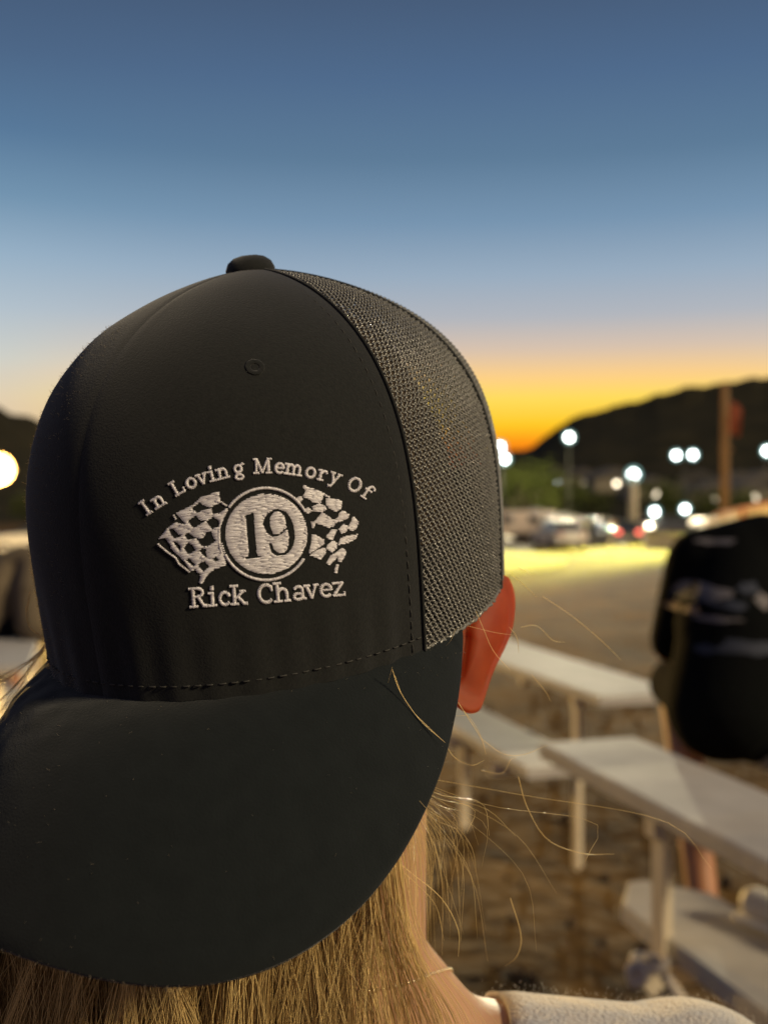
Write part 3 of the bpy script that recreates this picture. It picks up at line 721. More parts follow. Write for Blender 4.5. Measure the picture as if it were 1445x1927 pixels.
# ================================================================== floodlights
steel = mat('galvanised_steel', (0.12, 0.115, 0.10), 0.6, 0.3, noise=(8, (0.08, 0.078, 0.07), 0.3))
pale_pole = mat('pale_painted_pole', (0.55, 0.48, 0.34), 0.7, noise=(6, (0.42, 0.36, 0.25), 0.3))
lamp_w = mat('floodlight_glow', (1, 1, 1), 0.5, emit=((0.90, 1.0, 0.98), 16.0))
lamp_y = mat('sodium_glow', (1, 0.8, 0.4), 0.5, emit=((1.0, 0.68, 0.14), 2.3))
halo_w = mat('lamp_halo', (0.02, 0.02, 0.02), 0.9, spec=0.05, emit=((0.45, 0.85, 0.78), 0.6)); halo_y = mat('amber_lamp_halo', (0.02, 0.015, 0.01), 0.9, spec=0.05, emit=((1.0, 0.50, 0.05), 0.8))  # emissive colours for added rings that imitate the lamps' soft halo
housing = mat('lamp_housing', (0.10, 0.10, 0.11), 0.5, 0.4)
def floodlight(px, y, heads, label, pole_r=0.09, polem=None, light=None, yellow=False, rad=0.34, group='floodlights round the arena'):
    "heads: list of (photo x, photo y) of the lamp faces"
    hs = [at(a, b, y) for a, b in heads]; x = (px - CX) / FPX * y; g = ground_z(x, y)
    topz = max(h.z for h in hs)
    t = thing('floodlight', label, 'floodlight', (x, y, g), 0, group)
    mb = MB(); mb.tube([(0, 0, -0.1), (0, 0, (topz - g) * 0.5), (0, 0, topz - g + 0.15)], [pole_r * 1.15, pole_r, pole_r * 0.8], 12); mb.box((0, 0, 0.06), (pole_r * 5, pole_r * 5, 0.12), bev=0.02)
    mb.build('pole', polem or steel, t)
    mb = MB(); zz = topz - g
    xa = [h.x - x for h in hs]
    mb.box(((min(xa) + max(xa)) / 2, 0.10, zz), (max(max(xa) - min(xa) + 0.5, 0.5), 0.09, 0.09), bev=0.01); mb.build('crossarm', steel, t)
    for h in hs:
        c = np.array([h.x - x, -0.18, h.z - g]); d = Vector((-(h.x) * 0.5, -h.y, -0.6)).normalized(); fr = frame(d)
        rot = np.stack([fr[:, 1], fr[:, 2], fr[:, 0]], 1)
        mb = MB(); mb.lathe([(0.02, -0.30), (0.14, -0.28), (rad * 0.8, -0.12), (rad * 1.06, 0.0), (rad * 1.06, 0.03), (rad * 0.97, 0.03), (rad * 0.95, 0.0)], c, rot, 20)
        hd = mb.build('lamp_head', housing, t)
        mb = MB(); mb.lathe([(0.001, 0.012), (rad * 0.5, 0.010), (rad * 0.95, 0.0)], c, rot, 20); mb.build('lens', lamp_y if yellow else lamp_w, hd)
        mb = MB(); mb.lathe([(rad * 0.98, 0.004), (rad * 1.5, 0.05), (rad * (3.0 if yellow else 1.9), 0.10)], c, rot, 24); mb.build('halo_ring', halo_y if yellow else halo_w, hd)  # glowing ring added round the lens to draw its halo
        if light:
            ld = bpy.data.lights.new('floodlight_beam', 'SPOT'); ld.energy = light[0]; ld.color = light[1]; ld.spot_size = R(light[3]); ld.spot_blend = 0.7; ld.shadow_soft_size = 0.3
            lo = bpy.data.objects.new('floodlight_beam', ld); COL.objects.link(lo); lo.parent = t; aim = Vector(light[2]) - Vector((x, y, g)) - Vector(c); lo.location = Vector(c) + aim.normalized() * 0.9; lo.rotation_euler = (-aim).to_track_quat('Z', 'Y').to_euler()
    return t
floodlight(1070, 112, [(1070, 823)], 'bright white floodlight at the foot of the dark ridge, highest of the arena lights', 0.06, None, (260000, (1.0, 0.92, 0.62), (15, 70, 0.8), 60), rad=0.33)
floodlight(1190, 70, [(1190, 893)], 'white floodlight on a thick cream-coloured pole', 0.30, pale_pole, rad=0.27)
floodlight(1286, 105, [(1271, 857), (1302, 856)], 'floodlight mast with two white lamps side by side', 0.05, rad=0.28)
floodlight(1441, 95, [(1441, 849)], 'white floodlight at the right edge, right of the tall wooden pole', 0.06, None, (1200000, (1.0, 0.88, 0.12), (6.0, 42.5, -0.4), 13), rad=0.28)
floodlight(943, 80, [(940, 841), (949, 864)], 'two stacked white floodlights just beside the cap edge', 0.09, None, (55000, (1.0, 0.95, 0.5), (18, 124, 5), 60), rad=0.24)
floodlight(1230, 88, [(1230, 963)], 'low white work light left of its twin, above the pale barrier', 0.05, rad=0.25)
floodlight(1287, 90, [(1287, 958)], 'low white work light nearer the curved white wall', 0.05, rad=0.24)
floodlight(-90, 24, [(4, 884)], 'warm yellow lamp glowing at the left edge beside the cap', 0.05, None, None, True, rad=0.11, group=None)
ld = bpy.data.lights.new('sodium_light', 'POINT'); ld.energy = 26000; ld.color = (1.0, 0.62, 0.18); ld.shadow_soft_size = 0.25
lo = bpy.data.objects.new('sodium_light', ld); COL.objects.link(lo); p = at(4, 884, 24); lo.location = (p.x + 0.0, p.y - 0.6, p.z - 0.1)

# tall wooden pole with a limp red flag
wood_pole = mat('weathered_pole', (0.20, 0.115, 0.045), 0.85, noise=(5, (0.13, 0.075, 0.032), 0.25))
p = at(1363, 975, 40); t = thing('utility_pole', 'tall brown wooden pole rising past the ridge on the right', 'pole', (p.x, 40, ground_z(0, 40)))
zt = at(1363, 722, 40).z - ground_z(0, 40)
mb = MB(); mb.tube([(0, 0, -0.2), (0.01, 0, zt * 0.5), (0, 0, zt)], [0.17, 0.155, 0.13], 14); mb.lathe([(0.13, zt), (0.09, zt + 0.05), (0.001, zt + 0.07)], sides=14); mb.build('pole', wood_pole, t)
mb = MB(); mb.box((0, -0.17, zt * 0.62), (0.5, 0.06, 0.09), bev=0.01); mb.build('crossarm', wood_pole, t)
red = mat('faded_red_cloth', (0.20, 0.045, 0.022), 0.9, noise=(6, (0.13, 0.035, 0.02), 0.2))
p1 = at(1377, 755, 39.6); fl = thing('flag', 'limp faded red flag hanging from the tall wooden pole', 'flag', p1)
Pg = []
for u in np.linspace(0, 1, 15):
    Pg.append([(-0.08 + 0.46 * u * (1 - 0.35 * v), 0.09 * math.sin(u * 9 + v * 2) * (0.4 + v), -1.25 * v - 0.25 * u * (1 - v) + 0.05 * math.sin(5 * u)) for v in np.linspace(0, 1, 14)])
mb = MB(); P = np.array(Pg); mb.grid(P); mb.grid(P + [0, 0.012, 0], flip=True); mb.build('cloth', red, fl)
mb = MB(); mb.tube([(-0.10, 0, 0.10), (-0.10, 0, -0.15)], 0.012, 6); mb.tube([(-0.10, 0, 0.02), (-0.02, 0, -0.02)], 0.01, 6); mb.build('halyard', steel, fl)

# ================================================================== houses far up the slope
house_wall = mat('house_wall', (0.20, 0.17, 0.12), 0.9); roof_m = mat('house_roof', (0.07, 0.06, 0.055), 0.9)
win_lit = mat('lit_window', (1, 0.9, 0.7), 0.5, emit=((1.0, 0.86, 0.62), 7.0)); win_cold = mat('cold_lit_window', (0.8, 0.9, 1), 0.5, emit=((0.72, 0.86, 1.0), 9.0))
for k, (px, py, y, m_, lb) in enumerate([(1052, 906, 250, win_cold, 'far house with a cold bluish lit window above the pale tent'), (1100, 908, 262, win_lit, 'far dim house left of the cream pole'),
        (1153, 910, 240, win_lit, 'far house with a warm lit window touching the cream pole light'), (1322, 912, 245, win_lit, 'far pale house left of the tall wooden pole'),
        (1394, 917, 235, win_lit, 'far house with a bright window right of the tall wooden pole'), (1434, 915, 240, win_lit, 'far house with a lit window at the right edge of the photo'),
        (1082, 905, 300, win_lit, 'small far house with a faint lit window right of the cold-lit one'), (1008, 930, 190, win_lit, 'far house with a lit window among the trees beside the cap'), (1225, 930, 215, win_lit, 'far house with a lit window just above the left low work light'), (1300, 934, 220, win_cold, 'far house with a cold lit window above the right low work light'), (1345, 940, 200, win_lit, 'far house with a warm window left of the wooden pole foot'), (1412, 936, 205, win_lit, 'far house with a warm window above the curved wall')]):
    p = at(px, py, y); t = thing('house', lb, 'house', (p.x, y + 4, p.z - 1.9), 0.2 * (k % 3 - 1), 'houses on the slope')
    mb = MB(); mb.box((0, 0, 1.2), (9.5, 7, 4.4)); mb.build('wall', house_wall, t, False)
    mb = MB(); mb.prism([(-5.3, 3.4), (5.3, 3.4), (0, 5.6)], -4, 4); mb.build('roof', roof_m, t, False)
    for wx in (-2.6, 0.2):
        mb = MB(); mb.box((wx, -3.56, 1.9), (1.25 if wx > 0 else 0.7, 0.12, 1.0)); f_ = mb.build('window', roof_m, t, False)
        mb = MB(); mb.box((wx, -3.63, 1.9), (1.0 if wx > 0 else 0.5, 0.06, 0.8)); mb.build('pane', m_ if wx > 0 else roof_m, f_, False)

# ================================================================== vehicles and pits beyond the field
def car(loc, rz, paint, label, tail=True, group='cars parked in the pits'):
    t = thing('parked_car', label, 'car', loc, rz, group)
    tyre = CARM['tyre']; rim = CARM['rim']; glass = CARM['glass']
    side = [(-2.15, 0.38), (-2.2, 0.72), (-2.05, 0.93), (-1.5, 0.98), (-1.05, 1.02), (0.75, 0.98), (1.6, 0.88), (2.1, 0.74), (2.2, 0.5), (2.15, 0.36), (1.75, 0.30), (1.0, 0.28), (-1.0, 0.28), (-1.75, 0.30)]
    mb = MB()
    secs = []
    for yy, s_ in ((-0.88, 0.93), (-0.82, 1.0), (0.0, 1.015), (0.82, 1.0), (0.88, 0.93)):
        secs.append([(x * (0.985 if s_ < 1 else 1), yy, 0.62 + (z - 0.62) * s_) for x, z in side])
    n = len(side); V = np.array(secs); mb.grid(V, close_v=True); mb.add(V[0], [tuple(range(n))]); mb.add(V[-1], [tuple(range(n))[::-1]])
    fix_normals(mb.build('body', paint, t))
    cab = [(-1.85, 0.96), (-1.25, 1.42), (0.15, 1.45), (1.0, 0.97)]
    mb = MB(); V = np.array([[(x, yy * (1.0 if z < 1.1 else 0.82), z) for x, z in cab] for yy in (-0.76, 0.76)]); mb.grid(V, close_v=True); mb.add(V[0], [(0, 1, 2, 3)]); mb.add(V[1], [(3, 2, 1, 0)])
    fix_normals(mb.build('window', glass, t, False))
    mb = MB(); mb.box((-0.55, 0, 1.455), (1.5, 1.28, 0.05), bev=0.02); mb.build('roof', paint, t)
    for x in (-1.35, 1.35):
        for s_ in (-1, 1):
            rot = mrot(0, PI / 2)
            mb = MB(); mb.lathe([(0.2, -0.1), (0.31, -0.1), (0.33, -0.05), (0.33, 0.05), (0.31, 0.1), (0.2, 0.1)], (x, s_ * 0.80, 0.33), rot, 20); wh = mb.build('wheel', tyre, t)
            mb = MB(); mb.lathe([(0.01, -0.09), (0.08, -0.1), (0.2, -0.07), (0.2, 0.07), (0.08, 0.1), (0.01, 0.09)], (x, s_ * 0.80, 0.33), rot, 16); mb.build('rim', rim, wh)
    for s_ in (-1, 1):
        mb = MB(); mb.box((-2.17, s_ * 0.62, 0.78), (0.08, 0.30, 0.16), bev=0.02); mb.build('taillight', CARM['tail_on' if tail else 'tail_off'], t)
        mb = MB(); mb.box((2.13, s_ * 0.62, 0.66), (0.1, 0.32, 0.15), bev=0.02); mb.build('headlight', CARM['rim'], t)
    for bx in ((-2.2, 0, 0.46), (2.18, 0, 0.42)): mb = MB(); mb.box(bx, (0.12, 1.7, 0.18), bev=0.03); mb.build('bumper', CARM['rim'] if tail else paint, t)
    return t
CARM = dict(tyre=mat('tyre', (0.02, 0.02, 0.02), 0.9), rim=mat('rim_metal', (0.4, 0.4, 0.4), 0.35, 0.8), glass=mat('car_glass', (0.03, 0.035, 0.04), 0.1),
            tail_on=mat('taillight_on', (0.8, 0.05, 0.03), 0.4, emit=((1.0, 0.16, 0.10), 5.0)), head_on=mat('headlight_on', (1, 1, 1), 0.4, emit=((1.0, 0.93, 0.72), 3.5)), tail_off=mat('taillight_off', (0.3, 0.02, 0.02), 0.4))
yellow_p = mat('yellow_paint', (0.62, 0.44, 0.03), 0.35, coat=0.4); dark_p = mat('dark_paint', (0.05, 0.05, 0.06), 0.35, coat=0.4); white_p = mat('white_paint', (0.72, 0.70, 0.62), 0.45, noise=(2, (0.58, 0.56, 0.50), 0.3)); blue_p = mat('blue_paint', (0.05, 0.09, 0.14), 0.35, coat=0.4)
def gnd(px, y): return ((px - CX) / FPX * y, y, ground_z(0, y))
car(gnd(1131, 84), R(90), yellow_p, 'yellow car seen end on, left of the cream pole', False)
car(gnd(1172, 66), R(86), dark_p, 'dark car with two red taillights in front of the cream pole')
car(gnd(1100, 92), R(20), blue_p, 'dark blue car half behind the pale tent', False)
car(gnd(1268, 88), R(15), dark_p, 'dark car under the right-hand low work light', False)
car(gnd(1212, 97), R(160), white_p, 'pale car behind the cream pole, under the left low work light', False)
for px, y, a, pm, lb in ((1050, 58, 100, 'white', 'pale car in front of the trailer and the tent'), (1150, 78, -80, 'dark', 'dark car facing the camera with small lit headlamps left of the cream pole'), (1105, 72, -95, 'blue', 'blue car facing the camera with lit headlamps in front of the yellow car'), (1318, 95, 20, 'white', 'pale car below the far pale house, beside the curved wall')):
    c_ = car(gnd(px, y), R(a), {'white': white_p, 'dark': dark_p, 'blue': blue_p}[pm], lb, False)
    if a < 0:
        for ch in c_.children:
            if ch.name.startswith('headlight'): ch.data.materials.clear(); ch.data.materials.append(CARM['head_on'])
car(gnd(78, 40), R(200), white_p, 'pale car below the yellow lamp at the left edge', False)

def trailer(loc, rz, sz, body, label):
    lx, ly, h = sz; t = thing('trailer', label, 'trailer', loc, rz)
    mb = MB(); mb.box((0, 0, 0.5 + h / 2), (lx, ly, h), bev=0.15); mb.build('body', body, t)
    mb = MB(); mb.box((0, 0, 0.5 + h + 0.03), (lx * 0.9, ly * 0.8, 0.08), bev=0.03); mb.box((lx * 0.2, 0, 0.62 + h), (0.6, 0.6, 0.2), bev=0.05); mb.build('roof', CARM['rim'], t)
    for wx in (-lx * 0.3, lx * 0.12):
        mb = MB(); mb.box((wx, -ly / 2 - 0.015, 0.5 + h * 0.66), (0.8, 0.05, 0.5), bev=0.01); f_ = mb.build('window', CARM['rim'], t); mb = MB(); mb.box((wx, -ly / 2 - 0.045, 0.5 + h * 0.66), (0.7, 0.03, 0.4)); mb.build('pane', CARM['glass'], f_)
    mb = MB(); mb.box((lx * 0.36, -ly / 2 - 0.015, 0.5 + h * 0.46), (0.65, 0.05, h * 0.8), bev=0.01); d = mb.build('door', white_p, t); mb = MB(); mb.box((lx * 0.36 - 0.24, -ly / 2 - 0.06, 0.5 + h * 0.45), (0.1, 0.05, 0.03)); mb.build('handle', CARM['rim'], d)
    for wx in (-0.35, 0.35):
        for s_ in (-1, 1):
            mb = MB(); mb.lathe([(0.01, -0.1), (0.25, -0.1), (0.3, -0.05), (0.3, 0.05), (0.25, 0.1), (0.01, 0.1)], (wx, s_ * (ly / 2 - 0.12), 0.3), mrot(0, PI / 2), 16); mb.build('wheel', CARM['tyre'], t)
    mb = MB(); mb.tube([(lx / 2, 0.5, 0.45), (lx / 2 + 1.1, 0, 0.45)], 0.05, 8); mb.tube([(lx / 2, -0.5, 0.45), (lx / 2 + 1.1, 0, 0.45)], 0.05, 8); mb.tube([(lx / 2 + 1.0, 0, 0.45), (lx / 2 + 1.0, 0, 0.0)], 0.04, 8); mb.build('hitch', steel, t)
    return t
cream_p = mat('cream_siding', (0.60, 0.46, 0.34), 0.6, noise=(1.5, (0.70, 0.62, 0.52), 0.2))
trailer(gnd(985, 74), 0.06, (4.4, 2.0, 1.55), cream_p, 'cream and white trailer beside the cap edge, below the trees')
# pale canopy tent
tent_m = mat('pale_green_canvas', (0.50, 0.52, 0.40), 0.85, noise=(1.2, (0.62, 0.60, 0.48), 0.25))
t = thing('canopy_tent', 'pale greenish canopy tent with side walls, right of the trailer', 'tent', gnd(1064, 68), 0.12)
mb = MB(); apex = (0, 0, 1.95); Q = [(-1.35, -1.35, 1.45), (1.35, -1.35, 1.45), (1.35, 1.35, 1.45), (-1.35, 1.35, 1.45)]
mb.add(Q + [apex], [(0, 1, 4), (1, 2, 4), (2, 3, 4), (3, 0, 4)]); mb.add(Q + [(x, y, 1.25) for x, y, z in Q], [(i, (i + 1) % 4, (i + 1) % 4 + 4, i + 4) for i in range(4)]); mb.build('canopy', tent_m, t, False)
mb = MB(); g = np.array([[(x, -1.3 + 0.05 * math.sin(x * 14), z) for z in (0.05, 0.6, 1.26)] for x in np.linspace(-1.3, 0.9, 40)]); mb.grid(g); g2 = np.array([[(1.3 + 0.05 * math.sin(x * 14), x, z) for z in (0.05, 0.6, 1.26)] for x in np.linspace(-1.3, 1.3, 40)]); mb.grid(g2); mb.build('side_wall', tent_m, t)
for x in (-1, 1):
    for y in (-1, 1):
        mb = MB(); mb.tube([(1.32 * x, 1.32 * y, 0), (1.32 * x, 1.32 * y, 1.45)], 0.03, 8); mb.build('leg', steel, t)
# low concrete barriers and curved white wall
conc = mat('pale_concrete', (0.55, 0.50, 0.32), 0.85, noise=(1.4, (0.40, 0.36, 0.24), 0.3), bump=(9, 0.5, 0.02))
def barrier(a, b, label):
    d = Vector(b) - Vector(a); t_ = MB(); ln = d.length
    pr = [(-0.3, -0.05), (-0.3, 0.1), (-0.16, 0.32), (-0.09, 0.82), (0.09, 0.82), (0.16, 0.32), (0.3, 0.1), (0.3, -0.05)]
    P = np.array([[(x, yy, z) for yy, z in pr] for x in np.linspace(0, ln, 6)])
    t_.grid(P, close_v=True); t_.add(P[0], [tuple(range(8))]); t_.add(P[-1], [tuple(range(8))[::-1]])
    t0 = thing('barrier', label, 'barrier', a, math.atan2(d.y, d.x), 'concrete barriers along the track'); fix_normals(t_.build('concrete_block', conc, t0, False))
    m_ = MB()
    for x in (0.4, ln - 0.4):
        m_.tube(catmull([(x - 0.12, 0, 0.8), (x - 0.08, 0, 0.9), (x + 0.08, 0, 0.9), (x + 0.12, 0, 0.8)], 4), 0.02, 6)
    m_.build('lifting_loop', steel, t0); return t0
barrier(gnd(1214, 58), gnd(1296, 57), 'pale concrete barrier left of the curved white wall')
barrier(gnd(1112, 63), gnd(1150, 62), 'short pale concrete barrier below the yellow car')
wall_m = mat('white_painted_boards', (0.68, 0.60, 0.42), 0.8, noise=(1.1, (0.52, 0.46, 0.33), 0.25)); redtrim = mat('faded_red_trim', (0.42, 0.16, 0.08), 0.8)
t = thing('track_wall', 'curved pale board wall with sloped end behind the person in black', 'wall', (0, 0, 0))
c_ = [(1286, 1022, 1040, 46), (1305, 998, 1040, 43), (1325, 981, 1040, 40), (1342, 972, 1040, 37.5), (1380, 962, 1040, 34), (1445, 949, 1040, 30), (1560, 930, 1060, 26), (1750, 905, 1080, 22)]
pts = []
for a, b in zip(c_[:-1], c_[1:]):
    for f in np.linspace(0, 1, 8)[:-1]: pts.append(tuple(a[i] + (b[i] - a[i]) * f for i in range(4)))
P = []
for px, py, _, y in pts:
    q = at(px, py, y); g = ground_z(0, y) - 0.1; P.append([(q.x, q.y, z) for z in np.linspace(g, q.z, 6)] + [(q.x + 0.06, q.y + 0.12, z) for z in np.linspace(q.z, g, 6)])
mb = MB(); mb.grid(np.array(P), close_v=True); fix_normals(mb.build('boards', wall_m, t))
for i in (18, 30, 40):
    px, py, _, y = pts[min(i, len(pts) - 1)]; q = at(px, py, y); mb = MB(); mb.box((q.x - 0.05, q.y - 0.08, (q.z + ground_z(0, y)) / 2 - 0.02), (0.12, 0.12, q.z - ground_z(0, y)), bev=0.01); mb.build('post', redtrim if i == 30 else wall_m, t)
mb = MB(); mb.tube([at(p[0], p[1], p[3]) + Vector((0.02, 0.03, 0.03)) for p in pts[21:]], 0.06, 8); mb.build('top_rail', redtrim, t)

# ================================================================== bleacher benches
plank_m = mat('grey_weathered_plank', (0.44, 0.415, 0.385), 0.75, noise=(6, (0.31, 0.29, 0.27), 0.22), bump=(30, 0.25, 0.004))
frame_m = mat('cream_painted_steel', (0.66, 0.58, 0.44), 0.6, noise=(14, (0.50, 0.43, 0.32), 0.25))
T_ = np.array([0.27, -0.963, 0]); T_ /= np.linalg.norm(T_); N_ = np.array([T_[1] * -1, T_[0], 0])
if N_[0] < 0: N_ = -N_
ROT = np.stack([T_, N_, [0, 0, 1]], 1)
def plank(mb_name, P0, ln, wd, z, th, parent, org, taper=0.0):
    "plank from its near-left corner P0 along T_; z = top"
    n = 26; rings = []
    for i in range(n):
        s = ln * i / (n - 1); e0 = 0.0; e1 = wd
        if taper and s < taper: e0 = taper * 0.55 * (1 - s / taper) ** 2 ; e1 = wd - taper * 0.7 * (1 - s / taper) ** 2
        b = 0.006; sag = -0.006 * math.sin(PI * i / (n - 1)) + 0.0015 * math.sin(i * 2.3)
        prof = [(e0, -th + b), (e0, -b), (e0 + b, 0), (e1 - b, 0), (e1, -b), (e1, -th + b), (e1 - b, -th), (e0 + b, -th)]
        rings.append([np.array(P0 + (z,)) - org + T_ * s + N_ * q + np.array([0, 0, zz + sag]) for q, zz in prof])
    rings = np.array(rings); m_ = MB(); m_.grid(rings, close_v=True); m_.add(rings[0], [tuple(range(8))]); m_.add(rings[-1], [tuple(range(8))[::-1]])
    return fix_normals(m_.build(mb_name, plank_m, parent, False))
def angle_post(mb, base, z0, z1, wd=0.046, th=0.007):
    "L-shaped steel upright"
    c = np.asarray(base)
    mb.box(c + np.array([0, 0, (z0 + z1) / 2]), (th, wd, z1 - z0), ROT)
    mb.box(c + T_ * (wd / 2) - N_ * (wd / 2 - th / 2) + np.array([0, 0, (z0 + z1) / 2]), (wd, th, z1 - z0), ROT)
def bench(label, P0, ln, seat_z, seat_w, foot_z, foot_w, foot_off, foot_start, posts, group='bleacher benches', slim=False):
    org = np.array([P0[0], P0[1], 0.0]); t = thing('bleacher_bench', label, 'bench', org, 0, group)
    plank('seat_plank', P0, ln, seat_w, seat_z, 0.042, t, org)
    if foot_z:
        q = np.array([*P0, 0]) + N_ * foot_off + T_ * foot_start; plank('foot_plank', (q[0], q[1]), ln - foot_start, foot_w, foot_z, 0.045, t, org, taper=0.16)
    for s in posts:
        b = T_ * s
        for off in (() if slim and foot_off < 0 and s < 1.5 else (0.05,) if slim else (0.05, seat_w - 0.05)):
            mb = MB(); angle_post(mb, b + N_ * off, -0.05, seat_z - 0.046); mb.build('leg', frame_m, t, False)
        mb = MB(); c = b + N_ * (seat_w / 2) + np.array([0, 0, seat_z - 0.068]); mb.box(c + T_ * 0.012, (0.04, seat_w * 0.9, 0.04), ROT); mb.build('bracket', frame_m, t, False)
        if foot_z: mb = MB(); mb.box(b + N_ * (foot_off + foot_w / 2 - 0.02) + np.array([0, 0, foot_z - 0.072]) + T_ * 0.012, (0.04, foot_w * 1.15, 0.04), ROT); mb.build('bracket', frame_m, t, False)
        if foot_z and foot_off < 0 and s < 1.5: mb = MB(); angle_post(mb, b + N_ * (foot_off + 0.05), -0.05, foot_z - 0.05); mb.build('leg', frame_m, t, False)
        if slim: continue
        mb = MB(); d = N_ * (seat_w - 0.1) + np.array([0, 0, 0.55 * seat_z]); a = b + N_ * 0.05 + np.array([0, 0, 0.08]) + T_ * 0.03
        mb.tube([a, a + d], 0.017, 8); mb.build('brace', frame_m, t)
    return t
nb = bench('nearest grey bench with a lower foot plank, right of the hair and neck', (0.40, 2.74), 3.4, 0.905, 0.275, 0.60, 0.25, 0.055, 0.20, (0.52, 2.2), slim=True)
bench('farther grey bench running behind the ear', (0.25, 6.4), 2.25, 0.765, 0.40, 0.50, 0.30, -0.31, 0.3, (1.39, 1.95), slim=True)
bench('bench at the left edge of the photo, left of the cap', (-2.98, 8.3), 2.5, 0.64, 0.32, 0.28, 0.24, 0.05, 0.2, (0.4, 1.9))
bench('bench under the person in the black printed shirt', (0.95, 2.98), 2.6, 0.86, 0.34, None, 0, 0, 0, (0.4, 2.2))
# rope knotted round the near post, holding a loose diagonal bar
rope_m = mat('pale_rope', (0.48, 0.42, 0.35), 0.9, bump=(260, 0.6, 0.003))
k0 = np.array(at(1222, 1822, 2.08)); rp = thing('rope', 'pale rope knotted round the leg of the nearest bench', 'rope', k0)
mb = MB()
th = np.linspace(0, 4 * PI, 60); mb.tube(np.stack([0.030 * np.cos(th), 0.036 * np.sin(th), 0.010 * np.sin(th * 0.5) + th * 0.0016], 1), 0.009, 8)
mb.tube(catmull([(-0.03, -0.02, 0.0), (-0.045, -0.03, 0.012), (-0.04, -0.04, -0.014), (-0.02, -0.045, 0.004), (-0.034, -0.03, 0.02)], 8), 0.010, 8); mb.build('knot', rope_m, rp)
mb = MB(); mb.tube(catmull([(0.02, -0.03, 0), (0.06, -0.035, -0.055), (0.12, -0.03, -0.125), (0.19, 0.0, -0.20)], 8), 0.011, 8); mb.build('rope_tail', rope_m, rp)
br = thing('diagonal_bar', 'flat steel bar leaning from the knotted rope toward the foot plank', 'bar', k0)
mb = MB(); d1 = Vector((0.36, 0.10, -0.36)); mb.box(np.array([0.17, 0.06, -0.19]), (d1.length, 0.012, 0.05), frame(d1), bev=0.003); mb.build('bar', frame_m, br, False)
mb = MB(); mb.lathe([(0.001, 0.012), (0.008, 0.011), (0.010, 0.0)], (0.04, 0.01, -0.05), mrot(0, PI / 2), 8); mb.build('bolt', steel, br)

# ================================================================== people
def capsule(mb, p0, r0, p1, r1, sides=20):
    p0 = np.array(p0, float); p1 = np.array(p1, float); d = p1 - p0; ln = np.linalg.norm(d); d = d / (ln + 1e-9)
    s = []
    for a in np.linspace(-PI / 2, 0, 6): s.append((r0 * math.sin(a), max(r0 * math.cos(a), 1e-4)))
    for f in np.linspace(0.15, 0.85, 5): s.append((ln * f, r0 + (r1 - r0) * f))
    for a in np.linspace(0, PI / 2, 6): s.append((ln + r1 * math.sin(a), max(r1 * math.cos(a), 1e-4)))
    fr = frame(d, (0.013, 0.02, 1) if abs(d[2]) < 0.9 else (1, 0.02, 0.01)); rot = np.stack([fr[:, 1], fr[:, 2], fr[:, 0]], 1)
    mb.lathe([(r, z) for z, r in s], p0, rot, sides)
def ellipsoid(mb, c, rad, rot=None, sides=32):
    a = np.linspace(-PI / 2, PI / 2, 20); rot = np.eye(3) if rot is None else np.asarray(rot)
    mb.lathe([(max(math.cos(x), 1e-4), math.sin(x)) for x in a], c, rot @ np.diag(rad), sides)
def fuse(mb, voxel, smooth_it=6, name='body_surface'):
    "one continuous surface out of overlapping volumes"
    me = mb.mesh(name); bm = bmesh.new(); bm.from_mesh(me); bmesh.ops.remove_doubles(bm, verts=bm.verts, dist=2e-4); bmesh.ops.holes_fill(bm, edges=bm.edges, sides=64); bmesh.ops.recalc_face_normals(bm, faces=bm.faces[:]); bm.to_mesh(me); bm.free()
    o = bpy.data.objects.new('fuse_tmp', me); COL.objects.link(o)
    m = o.modifiers.new('r', 'REMESH'); m.mode = 'VOXEL'; m.voxel_size = voxel
    m = o.modifiers.new('s', 'SMOOTH'); m.factor = 0.6; m.iterations = smooth_it
    dg = bpy.context.evaluated_depsgraph_get(); dg.update()
    out = bpy.data.meshes.new_from_object(o.evaluated_get(dg)); out.name = name
    bpy.data.objects.remove(o); return out
skin = mat('skin', (0.45, 0.265, 0.145), 0.55, spec=0.35, noise=(140, (0.42, 0.225, 0.13), 0.3), bump=(420, 0.25, 0.0006), sss=0.25, sss_r=(0.012, 0.004, 0.002))
# backlit ear: red glow put into the skin colour, plus some translucency
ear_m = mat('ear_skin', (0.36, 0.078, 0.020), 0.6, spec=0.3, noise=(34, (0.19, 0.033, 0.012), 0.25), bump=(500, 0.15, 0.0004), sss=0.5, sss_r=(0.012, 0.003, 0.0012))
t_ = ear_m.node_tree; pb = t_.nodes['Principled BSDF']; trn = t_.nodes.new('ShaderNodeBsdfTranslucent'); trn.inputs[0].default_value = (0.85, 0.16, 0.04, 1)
mx = t_.nodes.new('ShaderNodeMixShader'); mx.inputs[0].default_value = 0.30; t_.links.new(pb.outputs[0], mx.inputs[1]); t_.links.new(trn.outputs[0], mx.inputs[2]); t_.links.new(mx.outputs[0], t_.nodes['Material Output'].inputs[0])

